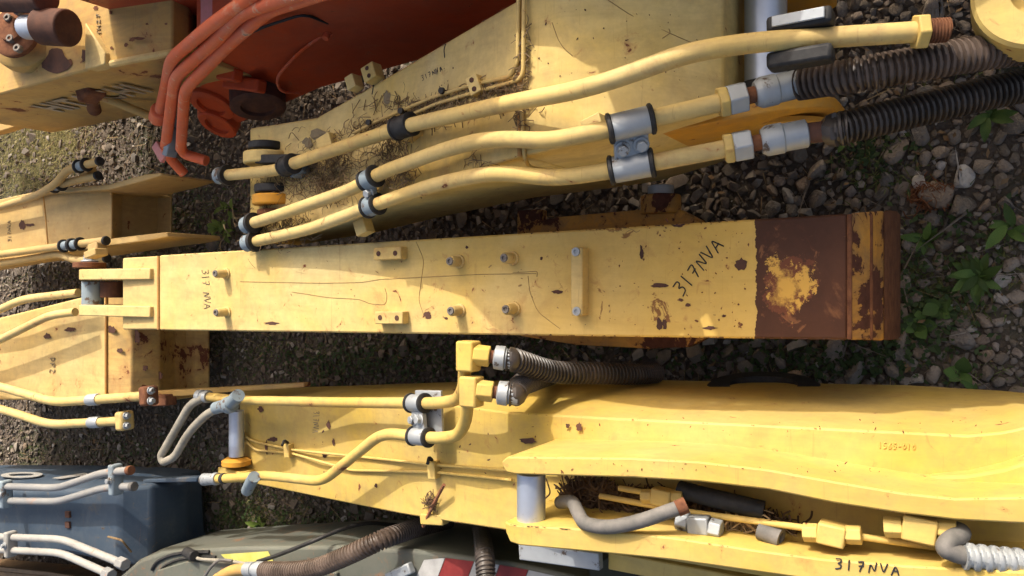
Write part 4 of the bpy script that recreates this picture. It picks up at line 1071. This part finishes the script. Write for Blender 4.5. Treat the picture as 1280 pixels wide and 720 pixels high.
def stone_mat(name, objrand):
    m, t, b = nt(name)
    tc = N(t, 'ShaderNodeTexCoord'); v = tc.outputs['Object']
    if objrand: rnd = N(t, 'ShaderNodeObjectInfo').outputs['Random']
    else:
        ge = N(t, 'ShaderNodeNewGeometry'); rnd = ge.outputs['Random Per Island']
    r = N(t, 'ShaderNodeValToRGB'); L(t, rnd, r.inputs[0]); e = r.color_ramp.elements
    cols = [(0.0, (.15, .125, .10)), (.22, (.23, .19, .15)), (.42, (.19, .175, .16)), (.58, (.28, .205, .145)), (.74, (.32, .275, .23)), (.87, (.24, .195, .17)), (.95, (.44, .40, .35)), (1.0, (.66, .63, .60))]
    while len(e) < len(cols): e.new(.5)
    for i, (p_, c) in enumerate(cols): e[i].position = p_; e[i].color = (*c, 1)
    n1 = noise(t, v, 2.2 if objrand else 60, 7, .65); n2 = noise(t, v, 9 if objrand else 200, 4, .6)
    rc_ = r.outputs[0] if objrand else mix(t, 1.0, r.outputs[0], (.58, .57, .55), 'MULTIPLY')
    c = mix(t, math_(t, 'MULTIPLY', ramp(t, n1, [(.35, 0), (.7, 1)]), .45), rc_, (.07, .055, .042))
    c = mix(t, math_(t, 'MULTIPLY', ramp(t, n2, [(.55, 0), (.75, 1)]), .35), c, (.33, .29, .24))
    L(t, c, b.inputs['Base Color']); b.inputs['Roughness'].default_value = .82; b.inputs['Specular IOR Level'].default_value = .35
    bp = N(t, 'ShaderNodeBump', inp={'Strength': .5, 'Distance': .06 if objrand else .003}); L(t, math_(t, 'ADD', n1, math_(t, 'MULTIPLY', n2, .4)), bp.inputs['Height']); L(t, bp.outputs[0], b.inputs['Normal'])
    return m


M['stone'] = stone_mat('loose stone', True); M['gravel'] = stone_mat('gravel', False)
shapes = []
for i in range(14):
    bm = hull_stone(100 + i, 16)
    bmesh.ops.bevel(bm, geom=list(bm.edges), offset=.045, segments=1, affect='EDGES', profile=.6)
    me = bpy.data.meshes.new('stone'); bm.to_mesh(me); bm.free(); me.materials.append(M['stone']); me.shade_smooth(); me.set_sharp_from_angle(angle=R(48)); shapes.append(me)
lows = []
for i in range(10):
    bm = hull_stone(300 + i, 13); bm.verts.ensure_lookup_table()
    V_ = np.array([q.co[:] for q in bm.verts]); bm.verts.index_update(); F_ = np.array([[q.index for q in f.verts] for f in bm.faces]); lows.append((V_, F_)); bm.free()


def rotm(a, b_, c):
    return (Matrix.Rotation(a, 3, 'Z') @ Matrix.Rotation(b_, 3, 'Y') @ Matrix.Rotation(c, 3, 'X'))


# loose big stones by a jittered dart throw, nearest ones kept as single objects
grid = {}; stones = []
for _ in range(90000):
    x = nr.uniform(-2.2, 2.3); y = nr.uniform(-.55, 5.6); s = float(np.clip(nr.lognormal(math.log(lerp([.7, 1.6, 2.6], [.050, .036, .025], y)), .42), .014, .11))
    k = (int(x / .1), int(y / .1)); ok = True
    for i in (-1, 0, 1):
        for j in (-1, 0, 1):
            for (x2, y2, s2) in grid.get((k[0] + i, k[1] + j), ()):
                if (x - x2) ** 2 + (y - y2) ** 2 < (.35 * (s + s2)) ** 2: ok = False; break
    if ok:
        # thinner cover where soil and weeds take over
        if mnoise.noise((x * 1.3, y * 1.3, 7.7)) > .34 and nr.random() < .4: continue
        if abs(pix((x, y, 0))[0] - 35) < 60 and abs(pix((x, y, 0))[1] - 195) < 60 and nr.random() < .75: continue
        grid.setdefault(k, []).append((x, y, s)); stones.append((x, y, s))


fill = []
for _ in range(30000):
    x = nr.uniform(-.9, 1.0); y = nr.uniform(-.5, 1.0); s = nr.uniform(.016, .036); k = (int(x / .1), int(y / .1)); ok = True
    for i in (-1, 0, 1):
        for j in (-1, 0, 1):
            for (x2, y2, s2) in grid.get((k[0] + i, k[1] + j), ()):
                if (x - x2) ** 2 + (y - y2) ** 2 < (.36 * (s + s2)) ** 2: ok = False; break
    if ok: grid.setdefault(k, []).append((x, y, s)); fill.append((x, y, s))


def covered(px, py):
    if px < 1124 and s_u(px) - 6 < py < s_d(px) + 8: return True
    if py > lerp([300, 640, 820, 1020, 1280], [480, 478, 484, 486, 495], px): return True
    if px < 1052 and py < lerp([640, 912, 1052], [240, 200, 160], px): return True
    return False


def vis(q):
    px, py = pix((q[0], q[1], .01)); return px, py, (960 < px < 1285 and -5 < py < 500 and not covered(px, py))


near = [q for q in stones if vis(q)[2]]
near.sort(key=lambda q: -q[2]); single = set(near[:298])
for (x, y, s) in near[:298]:
    o = bpy.data.objects.new('stone', shapes[int(nr.integers(14))]); COL.objects.link(o); o.parent = ground
    o.location = (x, y, gz(x, y) + s * .14); o.rotation_euler = (nr.uniform(-.35, .35), nr.uniform(-.35, .35), nr.uniform(0, 6.3)); s *= 1.18; o.scale = (s, s, s * nr.uniform(.85, 1.2))


def scatter_mesh(name, items, mat, kind_label, cat=None):
    vs, fs, n = [], [], 0
    for (x, y, z, s, a, b_, c) in items:
        V_, F_ = lows[int(nr.integers(len(lows)))]
        vs.append((V_ * s) @ np.array(rotm(a, b_, c)).T + np.array((x, y, z))); fs.append(F_ + n); n += len(V_)
    V_ = np.concatenate(vs); F_ = np.concatenate(fs)
    me = bpy.data.meshes.new(name); me.from_pydata(V_.tolist(), [], F_.tolist()); me.materials.append(mat)
    me.shade_smooth(); me.set_sharp_from_angle(angle=R(40))
    o = bpy.data.objects.new(name, me); COL.objects.link(o)
    return tag(o, kind_label, cat, kind='stuff')


it = [(x, y, gz(x, y) + s * .15, s * 1.15, nr.uniform(0, 6.3), nr.uniform(-.4, .4), nr.uniform(-.4, .4)) for (x, y, s) in stones + fill if (x, y, s) not in single]
for _ in range(22000):
    x = nr.uniform(-2.2, 2.3); y = nr.uniform(-.55, 5.6); s = nr.uniform(.008, .02)
    it.append((x, y, gz(x, y) + s * .25, s, nr.uniform(0, 6.3), nr.uniform(-.6, .6), nr.uniform(-.6, .6)))
scatter_mesh('gravel', it, M['gravel'], 'grey brown gravel covering the ground between the booms', 'gravel')

# ------------------------------------------------------------------ plants
def leaf_mat(name, c1, c2, rand=False):
    return matte(name, c1, c2, 40, .6, .2, .001, trans=.3, rand=rand)


M['leaf'] = leaf_mat('weed leaf', (.05, .10, .022), (.10, .17, .04), True)
M['leafpale'] = leaf_mat('pale weed leaf', (.12, .19, .04), (.20, .27, .06), True)
M['grass'] = leaf_mat('grass blade', (.07, .11, .025), (.20, .20, .075))
M['cover'] = leaf_mat('low weeds', (.028, .055, .016), (.06, .095, .028))
M['coverlit'] = leaf_mat('trodden grass', (.20, .20, .06), (.40, .34, .17))  # pale colour carries the sunlight on the grass patches


def leaf_mesh(name, mat, w_=.34, n=6):
    vs, fs = [], []
    for i in range(n + 1):
        k = i / n; hw = w_ / 2 * math.sin(math.pi * min(1, k * .93 + .05)) ** .8; z = .16 * math.sin(k * 2.4) - .10 * k * k
        vs += [(-hw, k, z + .05 * hw / w_), (0, k, z - .02), (hw, k, z + .05 * hw / w_)]
    for i in range(n):
        a = i * 3; fs += [(a, a + 1, a + 4, a + 3), (a + 1, a + 2, a + 5, a + 4)]
    me = bpy.data.meshes.new(name); me.from_pydata(vs, [], fs); me.materials.append(mat); me.shade_smooth(); return me


LF = leaf_mesh('leaf', M['leaf'], .36); LFP = leaf_mesh('leaf', M['leafpale'], .42); LFR = leaf_mesh('leaf', M['leaf'], .78)


def weed(px, py, nleaf, ln, label, me, h=.03, spread=1.0, tilt=(.1, .6)):
    p = P(px, py, .0); p.z = gz(p.x, p.y)
    r_ = thing('weed', p, label, 'weed', 'weeds growing in the gravel')
    mk('stem', MB().tube([p + Vector((0, 0, -.01)), p + Vector((.004, .002, h * .5)), p + Vector((0, .006, h))], .004, .01, 6), M['leaf'], r_)
    for i in range(nleaf):
        o = bpy.data.objects.new('leaf', me); COL.objects.link(o); o.parent = r_
        a = i * 2.4 + rng.uniform(-.4, .4); d = rng.uniform(0, .012) * spread
        o.location = (math.cos(a) * d, math.sin(a) * d, h * rng.uniform(.3, 1)); s = ln * rng.uniform(.55, 1.1)
        o.scale = (s, s, s); o.rotation_euler = (rng.uniform(*tilt), rng.uniform(-.2, .2), a)
    return r_


weed(1222, 345, 20, .085, 'largest leafy green rosette, right of the rusty stick end', LF, .04)
weed(1156, 300, 9, .075, 'dark broad-leaved weed at the upper corner of the rusty stick end', LF, .03)
weed(1150, 405, 10, .05, 'low round-leaved weed just below the rusty stick end', LFR, .025)
weed(1262, 285, 6, .085, 'sparse weed with long leaves at the right edge above the rosette', LF, .03)
weed(1203, 466, 4, .06, 'single-tuft weed among pale stones above the bright yellow boom', LFR, .02)
weed(1216, 489, 6, .06, 'weed pressed against the bright yellow boom edge at right', LF, .03)
weed(1238, 146, 8, .075, 'leafy weed under the lower spiral hose at the right edge', LF, .03)
weed(1062, 175, 6, .05, 'small dark weed beside the rounded foot lug', LF, .03)
weed(292, 288, 16, .075, 'bright yellow green weed beside the pipe ends, left of centre', LFP, .12, 3.0, (-.3, .9))
weed(296, 262, 8, .06, 'upper pale weed sprig just above the bright weed', LFP, .10, 2.0, (-.2, .8))
weed(330, 655, 7, .07, 'weed in the gap beside the grey green boom', LFP, .05)
weed(1175, 385, 9, .05, 'small clump of clover between rosette and rusty stick end', LFR, .03)


def blades(name, spots, mat, label, cat, straw=False):
    vs, fs = [], []
    for (x, y, ln, wd, lean, a) in spots:
        z = gz(x, y); d = Vector((math.cos(a), math.sin(a), 0)); s_ = Vector((-d.y, d.x, 0)) * wd / 2
        n = len(vs); pts = []
        for k in (0, .45, 1.0):
            q = Vector((x, y, z)) + d * (ln * lean * k ** (1.0 if straw else 1.6)) + Vector((0, 0, ln * (1 - lean) * k + (.012 if straw else 0) - (ln * .25 * (1 - lean) * k * k if not straw else 0)))
            pts.append(q)
        vs += [pts[0] - s_, pts[0] + s_, pts[1] - s_ * .8, pts[1] + s_ * .8, pts[2]]
        fs += [(n, n + 1, n + 3, n + 2), (n + 2, n + 3, n + 4)]
    me = bpy.data.meshes.new(name); me.from_pydata([tuple(q) for q in vs], [], fs); me.materials.append(mat); me.shade_smooth()
    o = bpy.data.objects.new(name, me); COL.objects.link(o); return tag(o, label, cat, kind='stuff')


def clump(px, py, rx, ry, n, ln, out, lean=(.2, .8)):
    for _ in range(n):
        q = P(px + nr.normal() * rx, py + nr.normal() * ry, 0); out.append((q.x, q.y, ln * nr.uniform(.5, 1.2), nr.uniform(.0025, .005), nr.uniform(*lean), nr.uniform(0, 6.3)))


sp = []
for c in ((1222, 345, 22, 18, 150, .07), (1190, 385, 30, 14, 200, .06), (1145, 330, 12, 30, 120, .06), (1255, 300, 16, 20, 70, .06), (1230, 470, 30, 14, 60, .05), (1100, 210, 30, 18, 160, .09), (1200, 90, 60, 25, 100, .07), (1150, 375, 40, 25, 260, .05), (1170, 440, 50, 25, 90, .05), (1000, 450, 60, 20, 250, .05), (900, 445, 70, 20, 200, .05),
          (560, 440, 90, 22, 600, .05), (420, 450, 60, 20, 500, .05), (240, 280, 40, 25, 350, .06), (230, 230, 40, 30, 200, .06), (300, 640, 40, 20, 500, .06), (350, 655, 60, 14, 500, .06), (500, 665, 40, 10, 300, .06),
          (180, 560, 90, 14, 500, .06), (60, 350, 60, 14, 300, .06), (270, 440, 40, 20, 250, .06), (150, 180, 40, 40, 300, .06), (40, 560, 60, 15, 300, .06), (1060, 455, 40, 15, 120, .05)):
    clump(*c[:5], c[5], sp)
blades('grass', sp, M['grass'], 'thin green grass sprouting through the gravel', 'grass')
sp = []
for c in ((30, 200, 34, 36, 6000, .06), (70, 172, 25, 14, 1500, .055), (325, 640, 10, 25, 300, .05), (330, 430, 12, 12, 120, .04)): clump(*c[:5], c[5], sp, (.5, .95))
blades('trodden_grass', sp, M['coverlit'], 'patch of trodden grass, coloured pale to imitate sunlight, under the lettered boom', 'grass')
sp = []
for _ in range(1500):
    x = nr.uniform(-1.9, 2.0); y = nr.uniform(-.4, 5.2); sp.append((x, y, nr.uniform(.04, .16), nr.uniform(.0018, .004), nr.uniform(.88, 1.0), nr.uniform(0, 6.3)))
blades('straw', sp, M['straw'], 'dry straw stalks lying over the gravel', 'straw', True)
# small-leaved ground cover
vs, fs = [], []
for c in ((1150, 390, 40, 22, 420), (1120, 440, 50, 14, 160), (1000, 455, 80, 14, 300), (560, 450, 110, 20, 500), (400, 455, 60, 18, 300), (230, 270, 40, 35, 250), (300, 640, 40, 24, 350), (450, 655, 80, 10, 300), (1090, 190, 25, 25, 150), (1190, 300, 40, 30, 120), (180, 570, 80, 16, 250)):
    for _ in range(c[4]):
        q = P(c[0] + nr.normal() * c[2], c[1] + nr.normal() * c[3], 0); q.z = gz(q.x, q.y) + nr.uniform(.004, .035); a = nr.uniform(0, 6.3); s_ = nr.uniform(.006, .014)
        u = Vector((math.cos(a), math.sin(a), nr.uniform(-.4, .5))) * s_; v_ = Vector((-math.sin(a), math.cos(a), nr.uniform(-.3, .3))) * s_ * .6; n = len(vs)
        vs += [q - u, q + v_, q + u, q - v_]; fs += [(n, n + 1, n + 2, n + 3)]
me = bpy.data.meshes.new('ground_cover'); me.from_pydata([tuple(q) for q in vs], [], fs); me.materials.append(M['cover'])
o = bpy.data.objects.new('ground_cover', me); COL.objects.link(o); tag(o, 'small-leaved green ground cover among the stones', 'weeds', kind='stuff')


vs, fs = [], []
for _ in range(900):
    x = nr.uniform(-1.6, 1.8); y = nr.uniform(-.45, 4.5) if nr.random() < .5 else nr.uniform(-.45, .9); q = Vector((x, y, gz(x, y) + nr.uniform(.01, .035))); a = nr.uniform(0, 6.3); s_ = nr.uniform(.005, .016)
    u = Vector((math.cos(a), math.sin(a), nr.uniform(-.5, .5))) * s_; v_ = Vector((-math.sin(a), math.cos(a), nr.uniform(-.6, .6))) * s_ * nr.uniform(.3, .7); n = len(vs)
    vs += [q - u, q + v_ * .8 - u * .2, q + u, q - v_ + u * .1]; fs += [(n, n + 1, n + 2), (n, n + 2, n + 3)]
me = bpy.data.meshes.new('dead_leaves'); me.from_pydata([tuple(q) for q in vs], [], fs); me.materials.append(matte('dead leaf', (.09, .05, .025), (.24, .16, .085), 9, .9, .2))
o = bpy.data.objects.new('dead_leaves', me); COL.objects.link(o); tag(o, 'brown dead leaf scraps strewn over the gravel', 'leaf litter', kind='stuff')

# ------------------------------------------------------------------ litter caught on the booms
def litter(name, spots, label, mat, zf, ln=.045, rad=.0011):
    mb = MB()
    for (px, py, rx, ry, n, rise) in spots:
        for _ in range(n):
            x = px + nr.normal() * rx; y = py + nr.normal() * ry; c = P(x, y, zf(x, y) + abs(nr.normal()) * rise + .003)
            a = nr.uniform(0, 6.3); l_ = ln * nr.uniform(.35, 1.3); d = Vector((math.cos(a), math.sin(a), nr.uniform(-.25, .35))) * l_ / 2
            k = Vector((nr.normal(), nr.normal(), abs(nr.normal()))) * l_ * .18
            mb.tube([c - d, c + k, c + d], rad * nr.uniform(.6, 1.5), l_ * .3, 3)
    o = mk(name, mb, mat, None, flat=True); return tag(o, label, 'litter', kind='stuff')


zAe = lambda x, y: zA(x)
litter('dry_litter', [(385, 225, 28, 14, 330, .02), (420, 200, 20, 18, 260, .02), (490, 190, 14, 16, 170, .02), (345, 285, 22, 14, 260, .02), (545, 131, 40, 4, 200, .006), (612, 113, 18, 3, 130, .006), (475, 160, 18, 4, 120, .006), (650, 130, 3, 20, 70, .008), (655, 80, 3, 26, 50, .008),
                    (530, 150, 22, 4, 110, .008), (600, 134, 28, 3, 80, .008), (590, 203, 12, 3, 16, .004), (500, 222, 10, 10, 80, .02), (420, 240, 10, 8, 80, .015)],
       'dry straw and root litter caught between the pipes of the upper boom', M['straw'], zAe)
litter('leaf_litter', [(735, 613, 16, 5, 220, .015), (790, 627, 30, 7, 320, .015), (870, 642, 30, 7, 280, .015), (955, 657, 18, 6, 180, .015), (712, 635, 6, 8, 120, .015), (770, 640, 28, 6, 220, .015)],
       'dark rotten stalks in the slot between the lug plates', M['strawdark'], lambda x, y: zB(x) + .03, .06, .0022)
litter('twigs', [(905, 664, 30, 6, 60, .02), (935, 660, 12, 5, 50, .02)], 'curled dry twigs beside the fittings in the lug slot', M['straw'], lambda x, y: zB(x) + .06, .08, .0018)
tw = mk('twig', MB().tube([P(529, 658, zB(529) + .01), P(541, 632, zB(541) + .025), P(555, 606, zB(555) + .05)], .006, .03, 6), matte('red brown stalk', (.15, .06, .03), (.28, .12, .06), 30, .9, .2), base=P(541, 632, 0))
tag(tw, 'red brown dry stalk leaning on the lower bright yellow boom', 'twig')
litter('seed_head', [(539, 628, 4, 5, 60, .012)], 'dry seed head around the leaning stalk', M['strawdark'], lambda x, y: zB(x), .03, .0016)
litter('moss_tuft', [(1160, 245, 12, 8, 260, .012)], 'reddish dried moss tuft right of the rounded foot lug', matte('red moss', (.12, .045, .02), (.22, .09, .04), 30, .95, .2), lambda x, y: .012, .035, .0016)
